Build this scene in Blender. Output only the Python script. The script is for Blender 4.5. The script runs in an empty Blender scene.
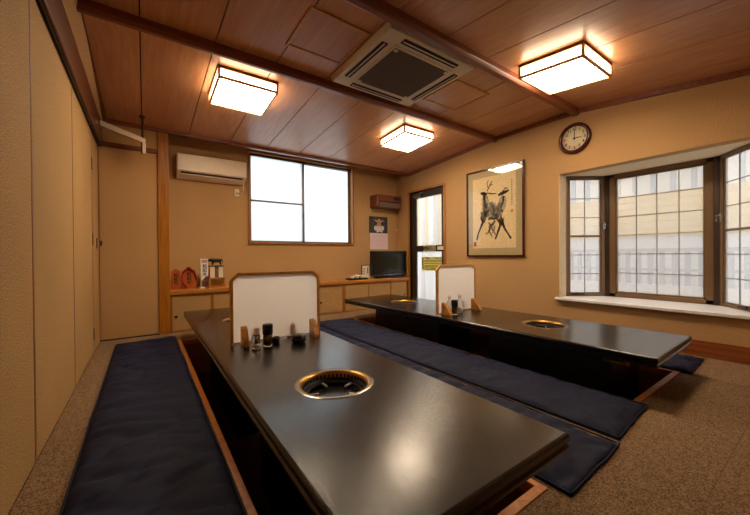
import bpy, bmesh, math, random
from mathutils import Vector, Matrix, noise
random.seed(7)
S = 0.9                      # scene units are camera heights; one is 0.9 m
SC = bpy.context.scene
COL = SC.collection

# ---------------------------------------------------------------- camera, sky, exposure
YAW, PITCH, ROLL, FPX = 0.6127, -0.0064, 0.0075, 327.36
cy, sy, cp, sp = math.cos(YAW), math.sin(YAW), math.cos(PITCH), math.sin(PITCH)
_R = Vector((cy, -sy, 0)); _U = Vector((-sp*sy, -sp*cy, cp)); _F = Vector((sy*cp, cy*cp, sp))
_r = _R*math.cos(ROLL) - _U*math.sin(ROLL); _u = _R*math.sin(ROLL) + _U*math.cos(ROLL)
cd = bpy.data.cameras.new('camera'); cam = bpy.data.objects.new('camera', cd); COL.objects.link(cam)
cd.sensor_width = 36.0; cd.lens = FPX/750*36; cd.clip_start = 0.02
M = Matrix((( _r.x, _u.x, -_F.x, 0), (_r.y, _u.y, -_F.y, 0), (_r.z, _u.z, -_F.z, S), (0, 0, 0, 1)))
cam.matrix_world = M
SC.camera = cam
w = bpy.data.worlds.new('overcast_sky'); SC.world = w; w.use_nodes = True
w.node_tree.nodes['Background'].inputs[0].default_value = (0.93, 0.97, 1.0, 1)
w.node_tree.nodes['Background'].inputs[1].default_value = 1.6
SC.view_settings.view_transform = 'Standard'; SC.view_settings.look = 'None'
SC.view_settings.gamma = 1.0; SC.view_settings.use_curve_mapping = False
SC.view_settings.exposure = 0.9
LAMP_STRENGTH = 24.0
LAMP_COLOR = (1.0, 0.80, 0.56)

# ---------------------------------------------------------------- helpers
def lin(h):
    h = h.lstrip('#'); c = [int(h[i:i+2], 16)/255 for i in (0, 2, 4)]
    return tuple(x/12.92 if x <= .04045 else ((x+.055)/1.055)**2.4 for x in c) + (1,)

class MB:
    def __init__(s): s.v = []; s.f = []; s.sm = []
    def add(s, vs, fs, smooth=False):
        o = len(s.v); s.v += [tuple(p) for p in vs]
        for f in fs: s.f.append(tuple(i+o for i in f)); s.sm.append(smooth)
        return s
    def hexa(s, p):          # 8 points: bottom ring 0-3, top ring 4-7
        return s.add(p, [(3,2,1,0),(4,5,6,7),(0,1,5,4),(1,2,6,5),(2,3,7,6),(3,0,4,7)])
    def box(s, x0, x1, y0, y1, z0, z1):
        return s.hexa([(x0,y0,z0),(x1,y0,z0),(x1,y1,z0),(x0,y1,z0),(x0,y0,z1),(x1,y0,z1),(x1,y1,z1),(x0,y1,z1)])
    def prism(s, poly, fn):  # poly: 2d ring; fn(p, k) -> 3d at k = 0 / 1
        n = len(poly); a = [fn(p, 0) for p in poly] + [fn(p, 1) for p in poly]
        fs = [tuple(range(n-1, -1, -1)), tuple(range(n, 2*n))] + [(i, (i+1) % n, (i+1) % n+n, i+n) for i in range(n)]
        return s.add(a, fs)
    def cyl(s, p0, p1, r0, r1=None, n=16, caps=True):
        r1 = r0 if r1 is None else r1
        p0 = Vector(p0); p1 = Vector(p1); d = (p1-p0).normalized()
        a = d.orthogonal().normalized(); b = d.cross(a)
        ring = lambda p, r: [p + (a*math.cos(t)+b*math.sin(t))*r for t in (2*math.pi*i/n for i in range(n))]
        o = len(s.v); s.add(ring(p0, r0)+ring(p1, r1), [(i, (i+1) % n, (i+1) % n+n, i+n) for i in range(n)], True)
        if caps:
            s.f += [tuple(o+i for i in range(n-1, -1, -1)), tuple(o+n+i for i in range(n))]; s.sm += [False]*2
        return s
    def lathe(s, prof, c, n=32, axis='z', closed=False, smooth=True):
        vs = []
        for (r, h) in prof:
            for i in range(n):
                t = 2*math.pi*i/n; q = (r*math.cos(t), r*math.sin(t), h)
                if axis == 'x': q = (q[2], q[0], q[1])
                vs.append((c[0]+q[0], c[1]+q[1], c[2]+q[2]))
        m = len(prof); fs = []
        for j in range(m if closed else m-1):
            k = (j+1) % m
            for i in range(n): fs.append((j*n+i, j*n+(i+1) % n, k*n+(i+1) % n, k*n+i))
        return s.add(vs, fs, smooth)
    def tube(s, path, r, n=8):
        path = [Vector(p) for p in path]; vs = []; m = len(path)
        for j, p in enumerate(path):
            d = (path[min(j+1, m-1)]-path[max(j-1, 0)]).normalized()
            up = Vector((0, 0, 1)) if abs(d.z) < .9 else Vector((1, 0, 0))
            a = d.cross(up).normalized(); b = d.cross(a)
            rr = r[j] if isinstance(r, (list, tuple)) else r
            vs += [p+(a*math.cos(2*math.pi*i/n)+b*math.sin(2*math.pi*i/n))*rr for i in range(n)]
        fs = [(j*n+i, j*n+(i+1) % n, (j+1)*n+(i+1) % n, (j+1)*n+i) for j in range(m-1) for i in range(n)]
        fs += [tuple(range(n-1, -1, -1)), tuple((m-1)*n+i for i in range(n))]
        return s.add(vs, fs, True)
    def rot(s, ang, c=(0, 0), start=0):
        ca, sa = math.cos(ang), math.sin(ang)
        s.v[start:] = [(c[0]+(x-c[0])*ca-(y-c[1])*sa, c[1]+(x-c[0])*sa+(y-c[1])*ca, z) for x, y, z in s.v[start:]]
        return s
    def xf(s, fn, start=0):
        s.v[start:] = [tuple(fn(*p)) for p in s.v[start:]]; return s
    def build(s, name, mat, parent=None, bevel=0, seg=2, smooth=None, origin=None):
        if origin is None:
            if parent is not None: origin = parent['_o']
            else:
                xs, ys, zs = zip(*s.v)
                origin = ((min(xs)+max(xs))/2, (min(ys)+max(ys))/2, min(zs))
        me = bpy.data.meshes.new(name)
        me.from_pydata([((x-origin[0])*S, (y-origin[1])*S, (z-origin[2])*S) for x, y, z in s.v], [], s.f)
        me.polygons.foreach_set('use_smooth', s.sm if smooth is None else [smooth]*len(s.f))
        bm = bmesh.new(); bm.from_mesh(me)
        bmesh.ops.recalc_face_normals(bm, faces=bm.faces)
        if bevel:
            es = [e for e in bm.edges if len(e.link_faces) == 2 and e.calc_face_angle(0) > .6]
            bmesh.ops.bevel(bm, geom=es, offset=bevel*S, segments=seg, affect='EDGES', profile=.5, clamp_overlap=True)
        bm.to_mesh(me); bm.free()
        ob = bpy.data.objects.new(name, me); COL.objects.link(ob)
        me.materials.append(mat)
        ob['_o'] = list(origin)
        if parent is not None:
            ob.parent = parent
            po = parent['_o']; ob.location = [(a-b)*S for a, b in zip(origin, po)]
        else: ob.location = [c*S for c in origin]
        return ob

def tag(o, label, cat, group=None):
    o['label'] = label; o['category'] = cat
    if group: o['group'] = group
    return o
def struct(o): o['kind'] = 'structure'; return o
def thing(name, origin, label, cat, group=None):
    o = bpy.data.objects.new(name, None); COL.objects.link(o); o.empty_display_size = .05
    o.location = [c*S for c in origin]; o['_o'] = list(origin)
    return tag(o, label, cat, group)
def text_mb(txt, size, spacing=1.0):
    """flat lettering as (verts, faces) in its own plane, centred"""
    cu = bpy.data.curves.new('lettering', 'FONT'); cu.body = txt; cu.size = size
    cu.align_x = 'CENTER'; cu.align_y = 'CENTER'; cu.resolution_u = 2; cu.offset = size*.02; cu.space_line = spacing
    ob = bpy.data.objects.new('lettering', cu); COL.objects.link(ob)
    me = bpy.data.meshes.new_from_object(ob.evaluated_get(bpy.context.evaluated_depsgraph_get()))
    vs = [tuple(v.co) for v in me.vertices]; fs = [tuple(p.vertices) for p in me.polygons]
    bpy.data.objects.remove(ob); bpy.data.curves.remove(cu); bpy.data.meshes.remove(me)
    return vs, fs

# ---------------------------------------------------------------- materials
def mat_base(name):
    m = bpy.data.materials.new(name); m.use_nodes = True
    return m, m.node_tree.nodes, m.node_tree.links, m.node_tree.nodes['Principled BSDF']
def plain(name, c, rough=.5, metal=0, spec=None, **kw):
    m, n, l, b = mat_base(name)
    tc = n.new('ShaderNodeTexCoord'); nz = n.new('ShaderNodeTexNoise'); nz.inputs['Scale'].default_value = 30
    l.new(tc.outputs['Object'], nz.inputs['Vector'])
    mx = n.new('ShaderNodeMixRGB'); mx.blend_type = 'MULTIPLY'; mx.inputs[0].default_value = .12
    mx.inputs[1].default_value = lin(c); l.new(nz.outputs['Fac'], mx.inputs[2]); l.new(mx.outputs[0], b.inputs['Base Color'])
    b.inputs['Roughness'].default_value = rough; b.inputs['Metallic'].default_value = metal
    if spec is not None: b.inputs['Specular IOR Level'].default_value = spec
    for k, v in kw.items(): b.inputs[k.replace('_', ' ')].default_value = v
    return m
def grain(name, c1, c2, rough=.4, stretch=(14, 14, .6), scale=4, bump=.05, coat=0, vary=.25, fine=True, rvar=.12, spec=None):
    """wood: noise stretched along the grain; each object its own tone"""
    m, n, l, b = mat_base(name)
    tc = n.new('ShaderNodeTexCoord'); mp = n.new('ShaderNodeMapping'); mp.inputs['Scale'].default_value = stretch
    oi = n.new('ShaderNodeObjectInfo'); ad = n.new('ShaderNodeVectorMath'); ad.operation = 'ADD'
    sc = n.new('ShaderNodeMath'); sc.operation = 'MULTIPLY'; sc.inputs[1].default_value = 37
    l.new(oi.outputs['Random'], sc.inputs[0]); l.new(tc.outputs['Object'], ad.inputs[0]); l.new(sc.outputs[0], ad.inputs[1])
    l.new(ad.outputs[0], mp.inputs['Vector'])
    nz = n.new('ShaderNodeTexNoise'); nz.inputs['Scale'].default_value = scale; nz.inputs['Detail'].default_value = 7; nz.inputs['Roughness'].default_value = .62
    nz.inputs['Distortion'].default_value = .5
    l.new(mp.outputs[0], nz.inputs['Vector'])
    rp = n.new('ShaderNodeValToRGB'); rp.color_ramp.elements[0].position = .32; rp.color_ramp.elements[1].position = .68
    rp.color_ramp.elements[0].color = lin(c1); rp.color_ramp.elements[1].color = lin(c2)
    l.new(nz.outputs['Fac'], rp.inputs[0])
    hs = n.new('ShaderNodeHueSaturation'); mr = n.new('ShaderNodeMapRange')
    mr.inputs[3].default_value = 1-vary/2; mr.inputs[4].default_value = 1+vary/2
    l.new(oi.outputs['Random'], mr.inputs[0]); l.new(mr.outputs[0], hs.inputs['Value']); l.new(rp.outputs[0], hs.inputs['Color'])
    l.new(hs.outputs[0], b.inputs['Base Color'])
    r2 = n.new('ShaderNodeMapRange'); r2.inputs[3].default_value = rough-rvar/2; r2.inputs[4].default_value = rough+rvar/2
    l.new(nz.outputs['Fac'], r2.inputs[0]); l.new(r2.outputs[0], b.inputs['Roughness'])
    bp = n.new('ShaderNodeBump'); bp.inputs['Strength'].default_value = bump; bp.inputs['Distance'].default_value = .004
    l.new(nz.outputs['Fac'], bp.inputs['Height']); l.new(bp.outputs[0], b.inputs['Normal'])
    b.inputs['Coat Weight'].default_value = coat; b.inputs['Coat Roughness'].default_value = .18
    if spec is not None: b.inputs['Specular IOR Level'].default_value = spec
    return m
def speckle(name, c1, c2, scale, rough=.9, bump=.3, dist=.003, big=None, weave=False, spec=.3):
    m, n, l, b = mat_base(name)
    tc = n.new('ShaderNodeTexCoord')
    nz = n.new('ShaderNodeTexNoise'); nz.inputs['Scale'].default_value = scale; nz.inputs['Detail'].default_value = 3
    l.new(tc.outputs['Object'], nz.inputs['Vector'])
    rp = n.new('ShaderNodeValToRGB'); rp.color_ramp.elements[0].position = .40; rp.color_ramp.elements[1].position = .60
    rp.color_ramp.elements[0].color = lin(c1); rp.color_ramp.elements[1].color = lin(c2)
    l.new(nz.outputs['Fac'], rp.inputs[0]); out = rp.outputs[0]
    if big:
        n2 = n.new('ShaderNodeTexNoise'); n2.inputs['Scale'].default_value = big; n2.inputs['Detail'].default_value = 2
        l.new(tc.outputs['Object'], n2.inputs['Vector'])
        mr = n.new('ShaderNodeMapRange'); mr.inputs[3].default_value = .82; mr.inputs[4].default_value = 1.15
        l.new(n2.outputs['Fac'], mr.inputs[0])
        hs = n.new('ShaderNodeHueSaturation'); l.new(mr.outputs[0], hs.inputs['Value']); l.new(out, hs.inputs['Color']); out = hs.outputs[0]
    l.new(out, b.inputs['Base Color']); b.inputs['Roughness'].default_value = rough
    b.inputs['Specular IOR Level'].default_value = spec
    bp = n.new('ShaderNodeBump'); bp.inputs['Strength'].default_value = bump; bp.inputs['Distance'].default_value = dist
    l.new(nz.outputs['Fac'], bp.inputs['Height']); l.new(bp.outputs[0], b.inputs['Normal'])
    return m
def emit(name, c, s):
    m, n, l, b = mat_base(name)
    b.inputs['Base Color'].default_value = (.9, .85, .75, 1); b.inputs['Emission Color'].default_value = tuple(c)+(1,)
    b.inputs['Emission Strength'].default_value = s; b.inputs['Roughness'].default_value = .8
    return m
def pane_mat(name, clear, tint=(.95, .97, 1), gloss=.08, rough=.08):
    """obscured window glass: part seen through, part scattered, a little reflection"""
    m = bpy.data.materials.new(name); m.use_nodes = True; n, l = m.node_tree.nodes, m.node_tree.links
    n.remove(n['Principled BSDF']); out = n['Material Output']
    t = n.new('ShaderNodeBsdfTransparent'); t.inputs[0].default_value = tint+(1,)
    d = n.new('ShaderNodeBsdfTranslucent'); d.inputs[0].default_value = tint+(1,)
    g = n.new('ShaderNodeBsdfGlossy'); g.inputs['Roughness'].default_value = rough
    tc = n.new('ShaderNodeTexCoord'); v = n.new('ShaderNodeTexVoronoi'); v.inputs['Scale'].default_value = 160
    l.new(tc.outputs['Object'], v.inputs['Vector'])
    bp = n.new('ShaderNodeBump'); bp.inputs['Strength'].default_value = .25; bp.inputs['Distance'].default_value = .002
    l.new(v.outputs['Distance'], bp.inputs['Height']); l.new(bp.outputs[0], g.inputs['Normal'])
    a = n.new('ShaderNodeMixShader'); a.inputs[0].default_value = 1-clear; l.new(t.outputs[0], a.inputs[1]); l.new(d.outputs[0], a.inputs[2])
    b = n.new('ShaderNodeMixShader'); b.inputs[0].default_value = gloss; l.new(a.outputs[0], b.inputs[1]); l.new(g.outputs[0], b.inputs[2])
    l.new(b.outputs[0], out.inputs['Surface'])
    return m

MT = dict(
    paper_wall = speckle('wall_cloth', '#a67e50', '#c69e6c', 150, .85, .3, .002, big=1.2),
    panel_cloth = speckle('panel_cloth', '#8f6b3d', '#c39d69', 170, .85, .4, .002, big=1.5),
    jamb = speckle('pale_plaster', '#dcc39a', '#e8d4b0', 90, .8, .1, .001),
    carpet = speckle('carpet', '#5a4630', '#a08262', 300, .97, .05, .001, big=1.4, spec=.1),
    pillar = grain('orange_wood', '#8a5010', '#b0711f', .32, (16, 16, .8), 3, .04, .25, .12),
    trimw = grain('pit_edge_wood', '#b8651a', '#d98a35', .4, (10, 10, 10), 3, .04, .1, .1),
    beam = grain('beam_wood', '#4a2410', '#6d3a1c', .35, (14, .7, 14), 3, .05, .2, .1),
    mould = grain('red_brown_wood', '#67301a', '#8a4a2a', .38, (1, 12, 12), 2, .04, .2, .1),
    board = grain('ceiling_veneer', '#b97d54', '#cc966c', .32, (12, .5, 12), 3, .03, 0, .14, rvar=.08, spec=.5),
    boardback = plain('groove_dark', '#2a150c', .9),
    shelfw = grain('shelf_wood', '#94530f', '#c07f30', .3, (.8, 14, 14), 3, .03, .3, .1),
    base = grain('baseboard_wood', '#6f3514', '#9a5626', .4, (14, .7, 14), 3, .05, .15, .1),
    table = grain('dark_lacquer', '#080504', '#1c120d', .23, (30, 1.6, 30), 7, .3, .3, .05, rvar=.16, spec=.5),
    black = plain('black_lacquer', '#070605', .35),
    pitwall = grain('pit_wall_wood', '#8f5c2c', '#ad7438', .5, (2, 2, 12), 3, .04, 0, .1),
    pitfloor = speckle('pit_floor', '#3f2a1a', '#553b26', 120, .9, .3),
    navy = speckle('navy_cotton', '#090d25', '#12183b', 260, .75, .15, .001, big=3, spec=.3),
    gold = plain('brass', '#b98c45', .3, 1.0),
    steel = plain('steel', '#9b9893', .25, 1.0),
    iron = plain('black_iron', '#0d0c0b', .45, .6),
    grate = plain('grate_bar', '#b9b2a6', .35, .9),
    blackp = plain('black_plastic', '#0b0b0b', .3),
    screen = plain('tv_screen', '#15100d', .25),
    whitep = plain('ivory_plastic', '#e9dcc4', .4),
    acp = plain('ac_ivory', '#efdcc2', .38),
    cassp = plain('cassette_ivory', '#e6d6b6', .45),
    grey = plain('grey_mesh', '#6e5e50', .6),
    dark = plain('dark_gap', '#0c0907', .8),
    goldf = grain('divider_wood', '#b3741f', '#d79b3e', .4, (8, 8, 8), 3, .03, .1, .08),
    washi = speckle('washi_panel', '#efe8e2', '#f6f1ec', 300, .4, .05, .001),
    lampw = grain('lamp_frame_wood', '#c99458', '#d8aa70', .45, (6, 6, 6), 3, .03, 0, .08),
    bronze = plain('bronze_aluminium', '#806548', .35, .3),
    bronzed = plain('dark_bronze', '#3d2d23', .4, .3),
    alu = plain('grey_aluminium', '#6d6459', .4, .6),
    muntin = plain('lead_line', '#756a5e', .5, .2),
    sill = plain('white_sill', '#e8e4e4', .35),
    bayglass = pane_mat('patterned_glass', .74, (.93, .93, .94)),
    frost = pane_mat('frosted_glass', .05, (.74, .77, .78), .05, .3),
    doorglass = pane_mat('door_glass', .75, (.97, .98, 1)),
    clockr = plain('mahogany', '#43100f', .2),
    clockf = plain('clock_paper', '#e3d2ac', .6),
    ink = plain('black_ink', '#15110f', .8),
    inkg = plain('grey_ink', '#6b6152', .8),
    inkl = plain('pale_ink', '#a3967c', .8),
    mat_g = speckle('silk_mount', '#a3926a', '#b3a178', 200, .7, .1, .001),
    scroll = speckle('scroll_paper', '#d3bb8c', '#dec79a', 40, .8, .05, .001),
    frame_r = plain('picture_frame_red', '#4e150c', .25),
    seal = plain('red_seal', '#b04a2a', .8),
    plaque = grain('plaque_wood', '#a04812', '#b95c1c', .4, (14, 14, 1), 3, .03, .1, .1),
    red = plain('red_cord', '#9c1616', .7),
    pinkp = plain('pink_print', '#c98a98', .7),
    plum = plain('plum_print', '#6a1f34', .7),
    flag = plain('banner_white', '#efe6e0', .7),
    brownwood = grain('purifier_wood', '#5a2812', '#7d3d1e', .35, (1, 10, 10), 3, .03, .2, .1),
    olive = plain('olive_sticker', '#e6da8c', .5),
    calp = plain('calendar_paper', '#e0c7c8', .7),
    cald = speckle('calendar_photo', '#20242e', '#4a4348', 20, .5, .02),
    tan = plain('tan_print', '#c79a72', .6),
    pale = plain('pale_print', '#dcd4c6', .6),
    cream = plain('house_cream', '#d6b46c', .85),
    cream2 = plain('house_white', '#d6d2cc', .85),
    greyo = plain('outdoor_grey', '#a2a4a8', .6),
    ground = speckle('concrete', '#b3afa8', '#c9c6c0', 20, .9, .1),
    lampglow = emit('lamp_paper', LAMP_COLOR, LAMP_STRENGTH), lampside = emit('lamp_side_paper', LAMP_COLOR, LAMP_STRENGTH*.33),
    salt = plain('salt', '#efece6', .8), pepper = plain('pepper', '#7d5a2e', .8), soy = plain('dark_sauce', '#1a0f0a', .2),
)
_c = MT['carpet'].node_tree; _nz = next(q for q in _c.nodes if q.type == 'TEX_NOISE' and q.inputs['Scale'].default_value > 100)
_tc = next(q for q in _c.nodes if q.type == 'TEX_COORD'); _sn = _c.nodes.new('ShaderNodeVectorMath'); _sn.operation = 'SNAP'; _sn.inputs[1].default_value = (.0045, .0045, .5)
_wn = _c.nodes.new('ShaderNodeTexWhiteNoise'); _c.links.new(_tc.outputs['Object'], _sn.inputs[0]); _c.links.new(_sn.outputs[0], _wn.inputs['Vector'])
_rp = next(q for q in _c.nodes if q.type == 'VALTORGB'); _rp.color_ramp.elements[0].position = 0; _rp.color_ramp.elements[1].position = 1
_c.links.new(_wn.outputs['Value'], _rp.inputs[0])
def thin(m_, fac, c):
    t_ = m_.node_tree; b_ = t_.nodes['Principled BSDF']; k_ = t_.nodes.new('ShaderNodeBsdfTranslucent'); k_.inputs[0].default_value = c+(1,)
    x_ = t_.nodes.new('ShaderNodeMixShader'); x_.inputs[0].default_value = fac
    t_.links.new(b_.outputs[0], x_.inputs[1]); t_.links.new(k_.outputs[0], x_.inputs[2]); t_.links.new(x_.outputs[0], t_.nodes['Material Output'].inputs['Surface'])
thin(MT['washi'], .72, (.97, .95, .93)); thin(MT['olive'], .55, (.85, .78, .36))
m, n, l, b = mat_base('clear_glass'); b.inputs['Transmission Weight'].default_value = 1; b.inputs['Roughness'].default_value = .03; b.inputs['IOR'].default_value = 1.3
MT['glass'] = m
m = bpy.data.materials.new('picture_glass'); m.use_nodes = True; n, l = m.node_tree.nodes, m.node_tree.links
n.remove(n['Principled BSDF']); t = n.new('ShaderNodeBsdfTransparent'); g = n.new('ShaderNodeBsdfGlossy'); g.inputs['Roughness'].default_value = .03
fr = n.new('ShaderNodeLayerWeight'); fr.inputs[0].default_value = .5; mx = n.new('ShaderNodeMixShader')
pw_ = n.new('ShaderNodeMath'); pw_.operation = 'POWER'; pw_.inputs[1].default_value = 4; ml_ = n.new('ShaderNodeMath'); ml_.operation = 'MULTIPLY_ADD'; ml_.inputs[1].default_value = .6; ml_.inputs[2].default_value = .04
l.new(fr.outputs['Facing'], pw_.inputs[0]); l.new(pw_.outputs[0], ml_.inputs[0]); l.new(ml_.outputs[0], mx.inputs[0]); l.new(t.outputs[0], mx.inputs[1]); l.new(g.outputs[0], mx.inputs[2]); l.new(mx.outputs[0], n['Material Output'].inputs['Surface'])
MT['picglass'] = m

# ---------------------------------------------------------------- room shell
XL, XR, YF, YB, YN = -.444, 4.404, 5.06, 5.457, -1.7
YB1, YB2, ZC, KB, KF = 3.04, 1.89, 2.79, .07, .115          # ceiling: kinks at the beams, slopes
def zc(y):
    if y > YB1: return ZC-KB*(y-YB1)
    if y < YB2: return ZC-KF*(YB2-y)
    return ZC
PITS = [(.315, 1.393, .715, 4.54), (2.66, 3.66, .77, 4.40)]
PD = -.45
def subtract(r, holes):
    out = [r]
    for (hx0, hx1, hy0, hy1) in holes:
        nxt = []
        for (x0, x1, y0, y1) in out:
            a, b_, c, d = max(x0, hx0), min(x1, hx1), max(y0, hy0), min(y1, hy1)
            if a >= b_ or c >= d: nxt.append((x0, x1, y0, y1)); continue
            for q in ((x0, a, y0, y1), (b_, x1, y0, y1), (a, b_, y0, c), (a, b_, d, y1)):
                if q[1]-q[0] > .004 and q[3]-q[2] > .004: nxt.append(q)
        out = nxt
    return out

f = MB()
for q in subtract((XL-.1, XR+.02, YN-.1, YB), PITS): f.box(*q, -.06, -.014)
floor = struct(f.build('floor', MT['pitfloor'], origin=(0, 0, 0)))
TW = .5556
g = .0007
i0 = 1.97-TW*6; j0 = .31-TW*4
for i in range(12):
    for j in range(14):
        cell = (max(i0+i*TW, XL), min(i0+(i+1)*TW, XR), max(j0+j*TW, YN), min(j0+(j+1)*TW, YF))
        if cell[1]-cell[0] < .01 or cell[3]-cell[2] < .01: continue
        for q in subtract(cell, PITS):
            MB().box(q[0]+g, q[1]-g, q[2]+g, q[3]-g, -.016, 0).build('carpet_tile', MT['carpet'], floor)
for (x0, x1, y0, y1) in PITS:
    for q in ((x0-.02, x0, y0-.02, y1+.02), (x1, x1+.02, y0-.02, y1+.02), (x0, x1, y0-.02, y0), (x0, x1, y1, y1+.02)):
        MB().box(*q, PD, -.016).build('pit_wall', MT['pitwall'], floor)
    MB().box(x0, x1, y0, y1, PD-.03, PD).build('pit_bottom', MT['pitfloor'], floor)
    tw = .032
    for q in ((x0, x0+tw, y0, y1), (x1-tw, x1, y0, y1), (x0+tw, x1-tw, y0, y0+tw*1.3), (x0+tw, x1-tw, y1-tw, y1)):
        MB().box(*q, -.05, .006).build('pit_edging', MT['trimw'], floor, bevel=.003)

# ceiling: backing + boards
ce = MB()
ys = [YN-.1, YB2, YB1, YF+.05]
for a, b_ in zip(ys, ys[1:]):
    ce.hexa([(XL-.1, a, zc(a)+.012), (XR+.1, a, zc(a)+.012), (XR+.1, b_, zc(b_)+.012), (XL-.1, b_, zc(b_)+.012),
             (XL-.1, a, zc(a)+.06), (XR+.1, a, zc(a)+.06), (XR+.1, b_, zc(b_)+.06), (XL-.1, b_, zc(b_)+.06)])
ceiling = struct(ce.build('ceiling', MT['boardback'], origin=(0, 0, 2.8)))
seams = [XL] + [-.015+.5145*i for i in range(9)] + [XR]
for a, b_ in zip(ys, ys[1:]):
    a2 = max(a, YN); b2 = min(b_, YF)
    for x0, x1 in zip(seams, seams[1:]):
        x0 += .0048; x1 -= .0048
        xm = ((x0+x1)/2, (a2+b2)/2, zc((a2+b2)/2))
        MB().hexa([(x0, a2, zc(a2)), (x1, a2, zc(a2)), (x1, b2, zc(b2)), (x0, b2, zc(b2)),
                   (x0, a2, zc(a2)+.014), (x1, a2, zc(a2)+.014), (x1, b2, zc(b2)+.014), (x0, b2, zc(b2)+.014)]
                  ).build('ceiling_board', MT['board'], ceiling, origin=xm)
# beams across the ceiling
for k, (yb, r) in enumerate(((YB1, .038), (YB2, .045))):
    z = ZC-.03
    poly = [(-r, .05), (-r, -.02), (-r*.55, -.048), (r*.55, -.048), (r, -.02), (r, .05)]
    o = MB().prism(poly, lambda p, kk: (XL if kk == 0 else XR, yb+p[0], z+p[1])).build('trim_%d' % (k+1), MT['mould'], bevel=.006)
    struct(o)
# cornices
o = MB().box(XL, XR, YF-.035, YF+.03, 2.609, 2.74).build('trim_3', MT['mould'], bevel=.005); struct(o)
def cornice(x0, x1, name, dz=.05):
    mb = MB(); pts = [YN, YB2, YB1, YF-.035]
    for a, b_ in zip(pts, pts[1:]):
        za, zb = zc(a), zc(b_)
        mb.hexa([(x0, a, za-dz), (x1, a, za-dz), (x1, b_, zb-dz), (x0, b_, zb-dz), (x0, a, za+.004), (x1, a, za+.004), (x1, b_, zb+.004), (x0, b_, zb+.004)])
    struct(mb.build(name, MT['mould']))
cornice(XR-.035, XR, 'trim_4'); cornice(XL+.05, XL+.094, 'trim_5', .02)

# left wall: backing, four tall cloth panels, head beam, cloth above
wl = struct(MB().box(XL-.12, XL-.02, YN, YF+.05, -.06, 3.0).build('wall_left', MT['boardback'], origin=(XL, 2, 0)))
py = [YN+.02, -1.09, .02, 1.135, 2.255, 3.37, 4.485, 5.055]
for a, b_ in zip(py, py[1:]):
    MB().box(XL-.02, XL, a+.009, b_-.009, .004, 2.316).build('panel', MT['panel_cloth'], wl, bevel=.004)
    MB().box(XL-.02, XL+.001, b_-.011, b_+.011, .004, 2.316).build('panel_strip', MT['mould'], wl)
MB().prism([(XL-.02, 2.6), (XL+.04, 2.6), (XL+.084, 2.74), (XL+.084, 2.86), (XL-.02, 2.86)], lambda p, k: (p[0], YN if k == 0 else YF-.002, p[1])).build('upper_cloth', MT['paper_wall'], wl)
for (y, z) in ((4.49, 1.19), (4.49, .20), (4.49, 1.98), (4.83, 1.16)):
    MB().box(XL-.004, XL+.006, y-.022, y+.022, z-.06, z+.06).build('hinge', MT['bronzed'], wl, bevel=.002)
tr = struct(MB().box(XL, XL+.04, YN, YF-.002, 2.318, 2.60).build('trim_6', MT['beam'], bevel=.004))
MB().box(XL+.006, XL+.014, YN, YF-.01, 2.313, 2.319).build('door_track', MT['dark'], tr)
MB().box(XL+.024, XL+.030, YN, YF-.01, 2.313, 2.319).build('door_track', MT['dark'], tr)

# closet front beside the pillar
MB_ = MB().box(XL-.1, .143, YF+.03, YF+.10, -.06, 2.66)
wc = struct(MB_.build('wall_closet', MT['paper_wall'], origin=(0, YF, 0)))
d1 = struct(MB().box(XL+.004, .139, YF, YF+.03, .014, 2.326).build('door_1', MT['paper_wall'], bevel=.003))
MB().box(XL+.002, .141, YF-.004, YF+.03, 0, .014).build('bottom_rail', MT['dark'], d1)
MB().box(.130, .136, YF-.006, YF, 2.285, 2.31).build('catch', MT['bronzed'], d1)
MB().box(XL+.012, XL+.03, YF-.006, YF, 1.14, 1.2).build('hinge', MT['bronzed'], d1)
struct(MB().box(XL, .143, YF-.015, YF+.03, 2.328, 2.384).build('trim_7', MT['mould'], bevel=.003))
MB().box(XL, .143, YF, YF+.03, 2.384, 2.61).build('upper_cloth', MT['paper_wall'], wc)
struct(MB().box(.143, .265, YF-.02, YF+.10, 0, 2.61).build('trim_8', MT['pillar'], bevel=.005))
struct(MB().box(.18, .262, YF+.1, YB, 0, 2.74).build('wall_recess', MT['paper_wall']))

# back wall with its window opening, soffit of the recess
WX0, WX1, WZ0, WZ1 = 1.36, 3.325, 1.2, 2.70
wb = MB().box(.26, WX0, YB, YB+.12, -.06, 2.8).box(WX1, XR+.12, YB, YB+.12, -.06, 2.8).box(WX0, WX1, YB, YB+.12, -.06, WZ0).box(WX0, WX1, YB, YB+.12, WZ1, 2.8)
struct(wb.build('wall_back', MT['paper_wall'], origin=(2, YB, 0)))
struct(MB().box(.26, XR, YF+.03, YB, 2.73, 2.8).build('ceiling_recess', MT['paper_wall']))

# right wall with door and bay openings
DY0, DY1, DZ = 4.105, 5.025, 2.25
BY0, BY1, BZ0, BZ1 = .43, 2.105, .44, 2.03
T = .14
wr = MB()
wr.box(XR, XR+T, DY1, YB+.12, -.06, 3).box(XR, XR+T, DY0, DY1, DZ, 3).box(XR, XR+T, BY1, DY0, -.06, 3)
wr.box(XR, XR+T, BY0, BY1, -.06, BZ0-.03).box(XR, XR+T, BY0, BY1, BZ1, 3).box(XR, XR+T, YN-.1, BY0, -.06, 3)
struct(wr.build('wall_right', MT['paper_wall'], origin=(XR, 2, 0)))
struct(MB().box(XL-.1, XR+.1, YN-.12, YN, -.06, 3).build('wall_front', MT['paper_wall']))
struct(MB().box(XR-.025, XR, YN, 3.9, 0, .155).build('baseboard_right', MT['base'], bevel=.004))

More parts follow.
